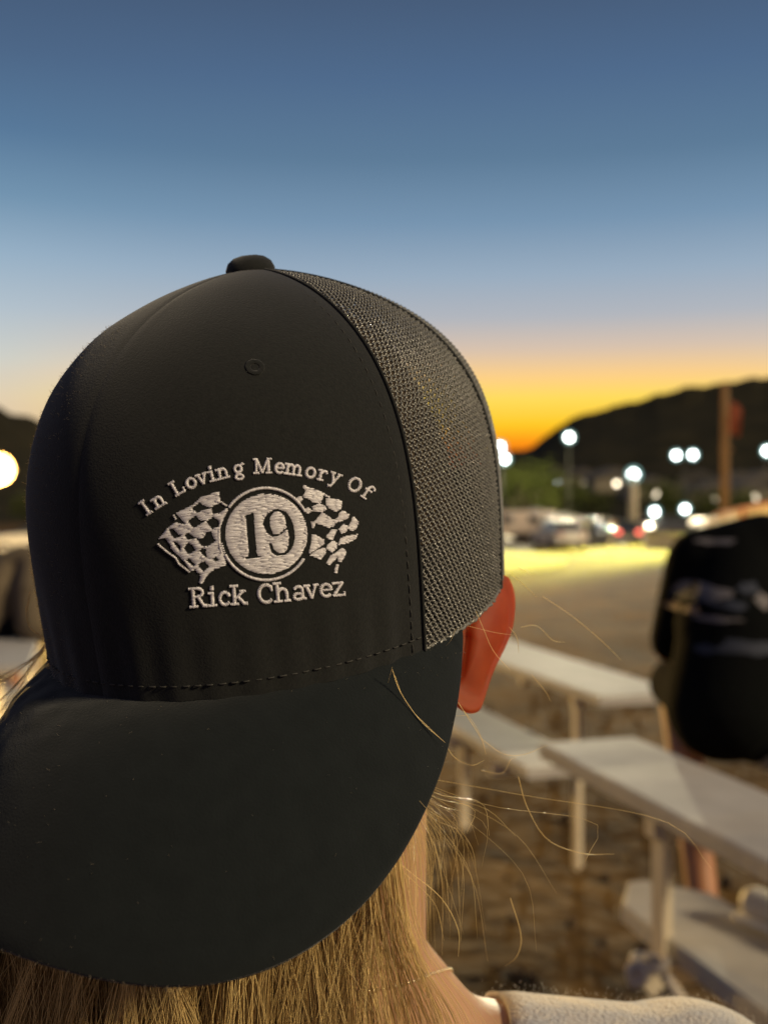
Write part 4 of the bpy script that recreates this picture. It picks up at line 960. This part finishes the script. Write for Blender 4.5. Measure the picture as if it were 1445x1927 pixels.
woman = thing('person', 'person in the backwards dark cap and pale knit top, long blonde hair, seen from behind', 'person', (-0.043, 0.46, 0.62))
WO = np.array([-0.043, 0.46, 0.62])
def w_part(me, name, m, parent=None):
    if isinstance(me, MB): me = me.mesh(name)
    o = link_mesh(name, me, m); me.transform(Matrix.Translation(-Vector(WO))); o.parent = parent or woman; return o
Hc = np.array([-0.040, 0.426, CZ - 0.022]); HY = R(-8)
HR = np.array(Matrix.Rotation(HY, 3, 'Z'))
def hd(x, y, z): return Hc + HR @ np.array([x, y, z])        # head frame: x right, y face, z up
Zr = lambda z: CZ + z
mb = MB()
ellipsoid(mb, hd(0, -0.003, 0.0), (0.069, 0.088, 0.104), HR)
ellipsoid(mb, hd(0, 0.035, -0.070), (0.050, 0.055, 0.062), HR)
ellipsoid(mb, hd(0, 0.060, -0.108), (0.022, 0.018, 0.016), HR)          # chin
capsule(mb, hd(0, 0.088, -0.030), 0.008, hd(0, 0.105, -0.062), 0.012)   # nose
for s_ in (-1, 1):
    capsule(mb, hd(0.012 * s_, 0.088, -0.012), 0.009, hd(0.045 * s_, 0.074, -0.010), 0.008)   # brow
    ellipsoid(mb, hd(0.032 * s_, 0.072, -0.030), (0.012, 0.012, 0.010), HR)
    ellipsoid(mb, hd(0.040 * s_, 0.062, -0.058), (0.022, 0.020, 0.020), HR)
capsule(mb, hd(-0.018, 0.084, -0.086), 0.006, hd(0.018, 0.084, -0.086), 0.006); capsule(mb, hd(-0.014, 0.083, -0.094), 0.007, hd(0.014, 0.083, -0.094), 0.007)
capsule(mb, (-0.042, 0.432, Zr(-0.05)), 0.060, (-0.045, 0.458, Zr(-0.23)), 0.0635)
capsule(mb, (-0.000, 0.462, Zr(-0.267)), 0.056, (0.118, 0.470, Zr(-0.275)), 0.048); capsule(mb, (-0.085, 0.462, Zr(-0.267)), 0.056, (-0.205, 0.470, Zr(-0.275)), 0.048)
for s_ in (1, -1):
    xx = -0.044
    capsule(mb, (xx + 0.018 * s_, 0.461, Zr(-0.205)), 0.0455, (xx + 0.056 * s_, 0.463, Zr(-0.252)), 0.046)
torso = [((-0.10, 0.475, Zr(-0.32)), 0.085, (-0.11, 0.49, Zr(-0.55)), 0.095), ((0.015, 0.475, Zr(-0.32)), 0.085, (0.02, 0.49, Zr(-0.55)), 0.095),
         ((-0.11, 0.49, Zr(-0.55)), 0.095, (-0.12, 0.46, Zr(-0.76)), 0.115), ((0.02, 0.49, Zr(-0.55)), 0.095, (0.035, 0.46, Zr(-0.76)), 0.115)]
arms = []
for s_, cx_ in ((1, 0.128), (-1, -0.216)):
    arms.append(((cx_ + 0.008 * s_, 0.475, Zr(-0.281)), 0.051, (cx_ + 0.035 * s_, 0.52, Zr(-0.55)), 0.037))
for q in torso + arms: capsule(mb, *q)
for s_, cx_ in ((1, 0.163), (-1, -0.251)):
    wr = np.array((cx_ - 0.05 * s_, 0.74, Zr(-0.64))); capsule(mb, (cx_, 0.52, Zr(-0.55)), 0.036, wr, 0.025)
    capsule(mb, wr, 0.025, wr + [-0.01 * s_, 0.07, -0.012], 0.030)
    for k in range(4):
        b = wr + [(-0.032 + 0.020 * k), 0.095 + 0.004 * (1.5 - abs(k - 1.5)), -0.012]; capsule(mb, b - [0, 0.03, 0], 0.0088, b + [0, 0.035, -0.010], 0.008, 10); capsule(mb, b + [0, 0.035, -0.010], 0.008, b + [0, 0.05 - 0.004 * abs(k - 1.5), -0.035], 0.007, 10)
    capsule(mb, wr + [-0.028 * s_, 0.03, -0.01], 0.011, wr + [-0.055 * s_, 0.075, -0.022], 0.008, 10)
    hip = (-0.043 + 0.09 * s_, 0.48, Zr(-0.79)); kn = (-0.043 + 0.12 * s_, 0.90, Zr(-0.76)); an = (-0.043 + 0.12 * s_, 0.86, Zr(-1.22))
    capsule(mb, hip, 0.095, kn, 0.062); capsule(mb, kn, 0.060, an, 0.040); capsule(mb, an, 0.042, (an[0], an[1] + 0.16, an[2] - 0.02), 0.036)
body_me = fuse(mb, 0.0048, 5, 'body')
for m_ in (skin, ear_m): body_me.materials.append(m_)

# the ear, seen from behind: outline, swelling back, rolled rim
def ear_mesh():
    px = [(947, 1081), (957, 1086), (964, 1100), (969, 1122), (969, 1150), (965, 1180), (956, 1206), (945, 1230), (934, 1252), (925, 1274), (917, 1298), (910, 1320), (902, 1338), (886, 1344), (868, 1338), (852, 1320),
          (852, 1294), (856, 1268), (860, 1240), (864, 1214), (866, 1192), (868, 1160), (884, 1122), (908, 1096), (930, 1083)]
    c = catmull([(a, b, 0.0) for a, b in px + [px[0]]], 5)[:-1]
    n = len(c); cen = c.mean(0)
    ys = 0.428
    def rings(front):
        out = []
        for r_ in (0.04, 0.2, 0.4, 0.6, 0.75, 0.86, 0.94, 0.985, 1.0):
            row = []
            for q in c:
                a = cen + (q - cen) * r_
                # the centre line of the ear bends with its height so the shell follows a long soft ridge
                bul = 0.0085 * (1 - r_ ** 2.4) + 0.0036 * math.exp(-((r_ - 0.93) / 0.06) ** 2) - 0.0036 * math.exp(-((r_ - 0.78) / 0.09) ** 2)
                yy = ys + 0.010 * (q[0] - cen[0]) / 60 * r_ + 0.004 * (cen[1] - a[1]) / 130 - 0.006 * max((a[1] - 1280) / 60, 0)
                if front: d = yy + 0.0035 * (1 - r_ ** 8) - 0.5 * bul + 0.0025
                else: d = yy - bul
                row.append(at(a[0], a[1], d))
            out.append(row)
        return np.array(out).transpose(1, 0, 2)
    m = MB(); B_ = rings(False); F_ = rings(True)
    m.grid(B_, close_u=True); m.grid(F_, close_u=True, flip=True); m.grid(np.stack([B_[:, -1], F_[:, -1]], 1), close_u=True)
    m.add(B_[:, 0], [tuple(range(n))]); m.add(F_[:, 0], [tuple(range(n))])
    return m
em = ear_mesh(); eme = em.mesh('ear_tmp'); bm = bmesh.new(); bm.from_mesh(eme); bmesh.ops.remove_doubles(bm, verts=bm.verts, dist=1e-5); bmesh.ops.recalc_face_normals(bm, faces=bm.faces[:])
for it in range(3): bmesh.ops.smooth_vert(bm, verts=bm.verts[:], factor=0.5, use_axis_x=True, use_axis_y=True, use_axis_z=True)
ears = []
bm.verts.index_update(); V = np.array([v.co[:] for v in bm.verts]); F_ = [tuple(v.index for v in f.verts) for f in bm.faces]; bm.free()
Vh = (V - Hc) @ HR; Vm = (Vh * [-1, 1, 1]) @ HR.T + Hc
tmp = MB()
bv = np.zeros((len(body_me.vertices), 3)); body_me.vertices.foreach_get('co', bv.ravel()) if False else None
bv = np.array([v.co[:] for v in body_me.vertices]); bf = [tuple(p.vertices) for p in body_me.polygons]
BODY_BV = BVHTree.FromPolygons([tuple(v) for v in bv], bf)
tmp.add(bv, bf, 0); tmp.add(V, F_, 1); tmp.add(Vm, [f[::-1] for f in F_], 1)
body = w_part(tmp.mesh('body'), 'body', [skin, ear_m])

# shirt: a knit shell over shoulders and torso with a wide rolled neckline
knit = mat('knit_top', (0.66, 0.59, 0.48), 0.95, spec=0.1, noise=(30, (0.40, 0.41, 0.44), 0.12), bump=(520, 1.0, 0.002), sheen=0.3)
mb = MB()
capsule(mb, (-0.000, 0.462, Zr(-0.270)), 0.059, (0.118, 0.470, Zr(-0.2765)), 0.0515); capsule(mb, (-0.085, 0.462, Zr(-0.270)), 0.059, (-0.205, 0.470, Zr(-0.2765)), 0.0515)
for a, r0, b, r1 in torso: capsule(mb, a, r0 + 0.008, b, r1 + 0.012)
for a, r0, b, r1 in arms: capsule(mb, a, r0 + 0.006, b, r1 + 0.014)
sh = fuse(mb, 0.006, 5, 'shirt')
bm = bmesh.new(); bm.from_mesh(sh); NX, NY, NR = -0.040, 0.462, 0.094
def ndist(co): return math.hypot(co.x - NX, (co.y - NY) * 0.92)
low = CZ - 0.44
kill = [v for v in bm.verts if (ndist(v.co) < NR and v.co.z > CZ - 0.40 and not (v.co.z < CZ - 0.34 and abs(v.co.y - 0.46) > 0.10))]
bmesh.ops.delete(bm, geom=kill, context='VERTS')
bmesh.ops.delete(bm, geom=[v for v in bm.verts if not v.link_faces], context='VERTS')
bd = [v for v in bm.verts if v.is_boundary and v.co.z > CZ - 0.40]
for it in range(2):
    for v in bd:
        d = ndist(v.co); f = NR / max(d, 1e-4); v.co.x = NX + (v.co.x - NX) * f; v.co.y = NY + (v.co.y - NY) * f
    new = {v: sum((e.other_vert(v).co for e in v.link_edges if e.other_vert(v).is_boundary), Vector()) / max(1, sum(e.other_vert(v).is_boundary for e in v.link_edges)) for v in bd}
    for v in bd: v.co.z = v.co.z * 0.5 + new[v].z * 0.5
edge_pts = np.array([v.co[:] for v in bd])
bm.to_mesh(sh); bm.free()
shirt = w_part(sh, 'shirt', knit); md = shirt.modifiers.new('thick', 'SOLIDIFY'); md.thickness = 0.003; md.offset = 1
fz = []
vv = [(np.array(v.co), np.array(v.normal)) for v in sh.vertices if v.co.z > -0.62 + CZ - 0.30 and v.normal.z > -0.1]
for k in range(9000):
    p_, n_ = vv[int(RNG.integers(len(vv)))]; p_ = p_ + RNG.standard_normal(3) * 0.0025; fz.append(fibre(p_ + n_ * 0.0024, n_, RNG.uniform(0.0005, 0.0013)))
fz = np.array(fz)
me, per = strands(fz, np.full(fz.shape[:2], 0.00007), 3); o = link_mesh('fuzz', me, mat('knit_fuzz', (0.70, 0.63, 0.52), 0.9)); o.parent = shirt; o['kind'] = 'stuff'
o_ = np.argsort(np.arctan2(edge_pts[:, 1] - NY, edge_pts[:, 0] - NX)); E_ = edge_pts[o_]
if len(E_) > 12:
    k = 9; Es = sum(np.roll(E_, i, 0) for i in range(-k, k + 1)) / (2 * k + 1); Es = Es[::3]
    Es = np.concatenate([Es, Es[:2]]); mb = MB(); mb.tube(Es + [0, 0, 0.001], 0.0022 + 0.0007 * np.sin(np.arange(len(Es)) * 0.9), 8)
    w_part(mb, 'collar', mat('collar_edge', (0.58, 0.52, 0.44), 0.9, bump=(500, 0.6, 0.001)), shirt)
# fine chain round the neck
cp = []
for a in np.linspace(0, 2 * PI, 170)[:-1]:
    d = Vector((math.cos(a), math.sin(a), 0)); yy = 0.455 + 0.06 * math.sin(a)
    z = CZ - 0.179 - 0.32 * (yy - 0.40) - 0.05 * max(math.sin(a), 0) ** 2
    o0 = Vector((-0.043, 0.455, z)) + d * 0.2; loc, nor, _, _ = BODY_BV.ray_cast(o0, -d)
    if loc: cp.append(loc + nor * 0.0005)
nk = thing('necklace', 'fine pale bead chain round the neck above the knit collar', 'necklace', cp[0]); mb = MB()
for q in cp: ellipsoid(mb, np.array(q) - np.array(cp[0]), (0.0007, 0.0007, 0.0007), None, 8)
mb.build('bead_chain', mat('pale_gold', (0.75, 0.62, 0.40), 0.3, 0.9), nk)
bpy.data.objects[nk.name].children[0].name = 'bead_chain'

# ---------------------------------------------------------------- hair
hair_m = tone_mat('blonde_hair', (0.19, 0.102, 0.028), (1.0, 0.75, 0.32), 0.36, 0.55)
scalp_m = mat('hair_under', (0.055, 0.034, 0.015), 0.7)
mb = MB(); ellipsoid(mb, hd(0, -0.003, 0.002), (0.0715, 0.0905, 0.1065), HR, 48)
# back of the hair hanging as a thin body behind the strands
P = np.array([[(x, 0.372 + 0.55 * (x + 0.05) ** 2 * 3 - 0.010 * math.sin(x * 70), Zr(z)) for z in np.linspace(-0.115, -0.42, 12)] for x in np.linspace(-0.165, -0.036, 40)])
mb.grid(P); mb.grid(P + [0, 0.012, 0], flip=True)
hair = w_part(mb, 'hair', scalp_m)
HS = []; HT = []; HRR = []
def add_strand(P, r, tone, k=16):
    c = catmull(P, 8); s = np.concatenate([[0], np.cumsum(np.linalg.norm(np.diff(c, axis=0), axis=1))]); q = np.linspace(0, s[-1], k)
    HS.append(np.stack([np.interp(q, s, c[:, i]) for i in range(3)], 1)); HT.append(tone); HRR.append(r * np.interp(np.linspace(0, 1, k), [0, 0.8, 1], [1, 0.9, 0.3]))
g = RNG
# locks: bundles of strands sharing a path
for lk in range(210):
    u = g.random()
    x0 = -0.150 + 0.143 * u + g.normal() * 0.003; x1 = x0 + g.normal() * 0.006 + (0.010 if u > 0.8 else 0) - 0.02 * (1 - u)
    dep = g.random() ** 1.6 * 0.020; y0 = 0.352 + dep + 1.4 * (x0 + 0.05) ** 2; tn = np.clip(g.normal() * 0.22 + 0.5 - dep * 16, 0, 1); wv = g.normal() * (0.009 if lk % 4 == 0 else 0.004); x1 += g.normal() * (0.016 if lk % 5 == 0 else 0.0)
    for k in range(24):
        j = g.normal(size=3) * [0.0018, 0.0015, 0.004]; sp = g.normal() * 0.0022
        P = [np.array([x0 * 0.9 - 0.004, y0 + 0.010, Zr(-0.095)]) + j, np.array([x0 + wv, y0 + 0.002, Zr(-0.12)]) + j * 1.2, np.array([(x0 + x1) / 2 - wv + sp, y0 + 0.001, Zr(-0.19)]) + j, np.array([x1 + sp * 2, y0 + 0.008, Zr(-0.28)]) + j, np.array([x1 * 1.02 + sp * 3, y0 + 0.02, Zr(-0.40)]) + j]
        add_strand(P, 0.00009 * g.uniform(0.6, 1.35), np.clip(tn + g.normal() * 0.18, 0, 1))
# a few untidy strands crossing the locks
for k in range(110):
    x0 = g.uniform(-0.16, 0.0); y0 = 0.349 + 1.4 * (x0 + 0.05) ** 2 - 0.002 * g.random(); b = g.normal() * 0.018
    P = [np.array([x0 * 0.95, y0 + 0.012, Zr(-0.10)]), np.array([x0 + b * 0.4, y0, Zr(-0.135)]), np.array([x0 + b, y0 - 0.002, Zr(-0.175)]), np.array([x0 + b * 1.7 + g.normal() * 0.006, y0 + 0.004, Zr(-0.24)])]
    add_strand(P, 0.00007 * g.uniform(0.6, 1.2), np.clip(0.8 + g.normal() * 0.15, 0, 1))
# thinner fan sweeping over the right of the neck
for k in range(210):
    f = g.random(); px0, py0 = 690 + 55 * f + g.normal() * 6, 1668 - 105 * f + g.normal() * 8
    px2 = 735 + 150 * f * g.uniform(0.5, 1.1) + g.normal() * 12; d0 = 0.352 + 0.01 * g.random()
    P = [at(px0 - 25, py0 - 60, d0 + 0.012), at(px0, py0, d0), at(px0 + (px2 - px0) * 0.30 + g.normal() * 4, 1770, d0 + 0.004), at(px2, 1930, d0 + 0.022), at(px2 + 35, 2080, d0 + 0.05)]
    add_strand(P, 0.000095 * g.uniform(0.6, 1.2), np.clip(0.62 + g.normal() * 0.2, 0, 1))
# loose wisps curving out past the neck on the right
for k in range(120):
    f = g.random(); py0 = 1480; d0 = 0.385 + g.normal() * 0.018
    out = (20 + g.exponential(55)) * (0.5 + 0.8 * f); dn = g.uniform(60, 330)
    P = [at(px0, py0 - 25, d0 + 0.004), at(px0 + out * 0.45, py0 + dn * 0.18 + g.normal() * 8, d0), at(px0 + out * g.uniform(0.85, 1.0), py0 + dn * 0.5 + g.normal() * 10, d0 + g.normal() * 0.01), at(px0 + out * g.uniform(0.85, 1.25), py0 + dn, d0 + g.normal() * 0.02)]
    add_strand(P, 0.00007 * g.uniform(0.5, 1.3), np.clip(0.70 + g.normal() * 0.18, 0, 1))
# single hairs traced where they catch the light
for P, d, r in [([(738, 1260), (752, 1300), (790, 1355), (838, 1398)], 0.345, 1.0), ([(742, 1270), (765, 1325), (810, 1372), (836, 1396)], 0.346, 0.7), ([(862, 1322), (880, 1350), (906, 1392), (914, 1420)], 0.37, 1.0), ([(866, 1330), (892, 1362), (912, 1400)], 0.372, 0.7),
                ([(828, 1370), (850, 1420), (886, 1440), (912, 1430)], 0.375, 0.8), ([(905, 1390), (945, 1418), (985, 1420), (1030, 1402)], 0.40, 0.8), ([(975, 1462), (992, 1520), (1030, 1580), (1095, 1606), (1155, 1607)], 0.40, 1.0),
                ([(1020, 1122), (1070, 1155), (1125, 1200), (1168, 1242)], 0.42, 0.9), ([(895, 1150), (910, 1185), (928, 1225), (960, 1262)], 0.372, 0.8), ([(880, 1178), (930, 1190), (965, 1195)], 0.372, 0.5), ([(958, 1180), (972, 1200), (976, 1230)], 0.40, 0.7),
                ([(960, 1080), (985, 1100), (1010, 1125)], 0.42, 0.7), ([(975, 1068), (1000, 1082)], 0.42, 0.6), ([(1000, 1270), (1025, 1300), (1036, 1320)], 0.41, 0.7), ([(980, 1180), (1010, 1178), (1040, 1205), (1062, 1208)], 0.41, 0.7),
                ([(568, 1742), (578, 1760), (577, 1790)], 0.312, 1.0), ([(722, 1600), (770, 1640), (830, 1690), (862, 1750), (862, 1800)], 0.36, 1.2), ([(722, 1612), (780, 1660), (820, 1705), (835, 1770)], 0.362, 1.0), ([(960, 1690), (980, 1760), (972, 1800), (950, 1818)], 0.41, 1.0),
                ([(800, 1300), (850, 1345), (905, 1340)], 0.37, 0.5), ([(905, 1450), (945, 1455), (960, 1430), (973, 1425)], 0.40, 0.7), ([(738, 1255), (730, 1285)], 0.345, 0.5), ([(858, 1182), (848, 1205), (838, 1216)], 0.365, 0.5)]:
    add_strand([at(a, b, d + 0.002 * i) for i, (a, b) in enumerate(P)], 0.00012 * r, 0.9)
for P in ([(86, 1214), (66, 1234), (40, 1252), (-30, 1290)], [(84, 1220), (62, 1250), (40, 1290), (0, 1340)], [(80, 1198), (58, 1180), (52, 1150), (58, 1110)], [(86, 1214), (60, 1244), (20, 1272), (-20, 1296)], [(86, 1216), (64, 1246), (44, 1275), (-10, 1330)]):
    for q in range(5): add_strand([at(a + g.normal() * 2, b + g.normal() * 2, 0.43) for a, b in P], 0.00009, 0.6 + 0.1 * g.normal())
HS = np.array(HS); HRR = np.array(HRR)
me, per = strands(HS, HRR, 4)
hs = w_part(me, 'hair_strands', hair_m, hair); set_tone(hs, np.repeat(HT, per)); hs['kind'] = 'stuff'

# ---------------------------------------------------------------- seated figures seen from behind
shoe_m = mat('white_shoe', (0.62, 0.58, 0.50), 0.6, noise=(9, (0.5, 0.46, 0.4), 0.3)); jean_m = mat('dark_denim', (0.007, 0.008, 0.010), 0.95, spec=0.05)
black_c = mat('black_jersey', (0.0045, 0.005, 0.005), 0.95, spec=0.03, bump=(30, 0.35, 0.01)); tan_skin = mat('tanned_skin', (0.36, 0.16, 0.075), 0.55, bump=(200, 0.2, 0.001)); dark_hair = mat('dark_hair', (0.02, 0.014, 0.010), 0.6, bump=(120, 0.8, 0.004))
def seated(loc, rz, label, cloth, hair_col, lean=0.16, head_drop=0.14, wide=1.0):
    t = thing('person', label, 'person', loc, rz, None)
    hipz = 0.10; L_ = lean
    sh_z = 0.55 - L_ * 0.2; sy = L_
    mb = MB(); cl = MB(); tr_ = MB()
    tor = []
    for s_ in (-1, 1):
        tor += [((0.19 * s_ * wide, 0.0, hipz), 0.155, (0.14 * s_ * wide, sy * 0.35, 0.30), 0.150), ((0.15 * s_ * wide, sy * 0.35, 0.30), 0.155, (0.10 * s_ * wide, sy, 0.47), 0.125), ((0.04 * s_, sy, 0.50), 0.115, (0.20 * s_ * wide, sy + 0.02, sh_z - 0.04), 0.085)]
        el = (0.245 * s_ * wide, sy + 0.14, 0.22); wr = np.array((0.12 * s_, sy + 0.40, 0.16))
        tor.append(((0.215 * s_ * wide, sy + 0.02, sh_z - 0.05), 0.078, (0.243 * s_ * wide, sy + 0.12, 0.24), 0.062))
        capsule(mb, (0.215 * s_ * wide, sy + 0.02, sh_z - 0.05), 0.055, el, 0.044); capsule(mb, el, 0.045, wr, 0.029); capsule(mb, wr, 0.03, wr + [-0.02 * s_, 0.08, -0.01], 0.034)
        for k in range(4): b = wr + [-0.02 * s_ - 0.028 + 0.019 * k, 0.10, -0.01]; capsule(mb, b, 0.0095, b + [0, 0.045, -0.015], 0.008, 10); capsule(mb, b + [0, 0.045, -0.015], 0.008, b + [0, 0.06, -0.04], 0.007, 10)
        capsule(mb, wr + [-0.03 * s_, 0.04, 0], 0.012, wr + [-0.06 * s_, 0.085, -0.005], 0.009, 10)
        kn = (0.17 * s_, 0.46, 0.08); an = (0.20 * s_, 0.14, -0.52)
        capsule(tr_, (0.11 * s_, 0.02, 0.06), 0.125, kn, 0.085)
        capsule(mb, kn, 0.06, an, 0.042); capsule(mb, an, 0.044, (an[0], an[1] + 0.16, an[2] - 0.05), 0.036)
    capsule(mb, (0, sy + 0.02, 0.50), 0.06, (0, sy + 0.17, 0.54 - head_drop * 0.3), 0.058)
    hc = np.array((0, sy + 0.24, 0.60 - head_drop)); hr = mrot(0, -R(35 + head_drop * 100))
    ellipsoid(mb, hc, (0.074, 0.092, 0.108), hr); ellipsoid(mb, hc + hr @ np.array([0, 0.04, -0.07]), (0.052, 0.055, 0.06), hr); capsule(mb, hc + hr @ np.array([0, 0.09, -0.03]), 0.009, hc + hr @ np.array([0, 0.108, -0.06]), 0.013)
    for s_ in (-1, 1): ellipsoid(mb, hc + hr @ np.array([0.078 * s_, 0.0, -0.02]), (0.010, 0.022, 0.033), hr)
    me = fuse(mb, 0.009, 4, 'body'); link_mesh('body', me, tan_skin, t)
    for a, r0, b, r1 in tor: capsule(cl, a, r0, b, r1)
    me = fuse(cl, 0.014, 5, 'shirt'); so = link_mesh('shirt', me, cloth, t)
    me = fuse(tr_, 0.014, 4, 'trousers'); link_mesh('trousers', me, jean_m, t)
    hm = MB(); ellipsoid(hm, hc + hr @ np.array([0, -0.014, 0.014]), (0.080, 0.090, 0.106), hr); hm.build('hair', hair_col, t)
    for s_ in (-1, 1):
        m2 = MB(); a = np.array((0.20 * s_, 0.12, -0.575)); capsule(m2, a, 0.044, a + [0, 0.20, -0.012], 0.040); me = fuse(m2, 0.008, 3, 'shoe'); link_mesh('shoe', me, shoe_m, t)
    return t, so
PB = Vector((1.11, 2.86, 0.885))
p2, sh2 = seated(PB, R(4), 'heavy-set person in a black printed shirt seated hunched forward, at the right edge', black_c, dark_hair, 0.13, 0.22, 1.07)
# faded print on the back of the shirt
bpy.context.view_layer.update()
v2 = [p2.matrix_world @ v.co for v in sh2.data.vertices]; BV2 = BVHTree.FromPolygons(v2, [tuple(q.vertices) for q in sh2.data.polygons]); inv = p2.matrix_world.inverted()
def patch(mb, poly):
    "print laid on the cloth: fan of small triangles dropped on the back of the shirt"
    P = np.array(poly, float); c = P.mean(0); n = len(P); g_ = []
    for r_ in (0.02, 0.35, 0.7, 1.0):
        row = []
        for q in P:
            a = c + (q - c) * r_; y = PB.y - 0.10; z = CZ + (CY - a[1]) / FPX * y; x = (a[0] - CX) / FPX * y
            loc, nor, _, _ = BV2.ray_cast(Vector((x, PB.y - 0.8, z)), Vector((0, 1, 0)))
            row.append(inv @ (loc + Vector((0, -0.003, 0))) if loc else None)
        g_.append(row)
    if any(q is None for r_ in g_ for q in r_): return
    mb.grid(np.array([[tuple(q) for q in r_] for r_ in g_]).transpose(1, 0, 2), close_u=True)
def blob(cx, cy, rx, ry, seed, n=26):
    r = np.random.default_rng(seed); ph = r.uniform(0, 6.28, 4)
    return [(cx + rx * math.cos(a) * (1 + 0.22 * math.sin(3 * a + ph[0]) + 0.12 * math.sin(7 * a + ph[1])), cy + ry * math.sin(a) * (1 + 0.25 * math.sin(4 * a + ph[2]))) for a in np.linspace(0, 2 * PI, n + 1)[:-1]]
for nm, col, bl in (('shirt_print', (0.15, 0.135, 0.14), [(1352, 1078, 52, 24, 31), (1340, 1118, 40, 16, 32), (1305, 1200, 22, 9, 5), (1438, 1132, 16, 14, 6), (1380, 1022, 34, 6, 7), (1350, 1166, 40, 5, 8), (1280, 1180, 8, 10, 9)]),
                    ('blue_print', (0.016, 0.022, 0.042), [(1400, 1216, 60, 14, 11), (1330, 1222, 22, 8, 12), (1416, 1108, 20, 12, 13), (1330, 1128, 26, 10, 14), (1380, 1140, 30, 9, 15)]), ('tan_print', (0.26, 0.17, 0.10), [(1312, 1152, 16, 8, 21), (1278, 1172, 7, 12, 22)])):
    pm = mat(nm, col, 0.8, noise=(40, tuple(x * 0.6 for x in col), 0.3))
    for b_ in bl:
        mb = MB(); patch(mb, blob(*b_))
        if mb.n: mb.build(nm, pm, sh2)
tan_c = mat('tan_jacket', (0.13, 0.10, 0.06), 0.9, bump=(40, 0.4, 0.01))
seated(Vector((-2.52, 7.3, 0.66)), R(-20), 'person in a tan jacket seated far off at the left edge', tan_c, dark_hair, 0.10, 0.05, 0.95)
# white sneaker on the foot plank
q = at(1436, 1716, 2.30); sn = thing('sneaker', 'white sneaker toe on the lower foot plank at the right edge', 'shoe', (q.x, q.y, 0.607), R(-60))
m2 = MB(); capsule(m2, (-0.02, 0, 0.040), 0.036, (0.15, 0, 0.036), 0.032); capsule(m2, (0.15, 0, 0.04), 0.040, (0.19, 0, 0.05), 0.038); link_mesh('upper', fuse(m2, 0.006, 3, 'upper'), shoe_m, sn)
m2 = MB(); m2.box((0.08, 0, 0.008), (0.27, 0.075, 0.018), bev=0.007); m2.build('sole', mat('rubber_sole', (0.7, 0.68, 0.62), 0.7), sn)
m2 = MB()
for k in range(4): m2.tube([(0.11 + k * 0.018, -0.022, 0.070), (0.125 + k * 0.018, 0, 0.076), (0.11 + k * 0.018, 0.022, 0.070)], 0.003, 6)
m2.build('lace', shoe_m, sn)
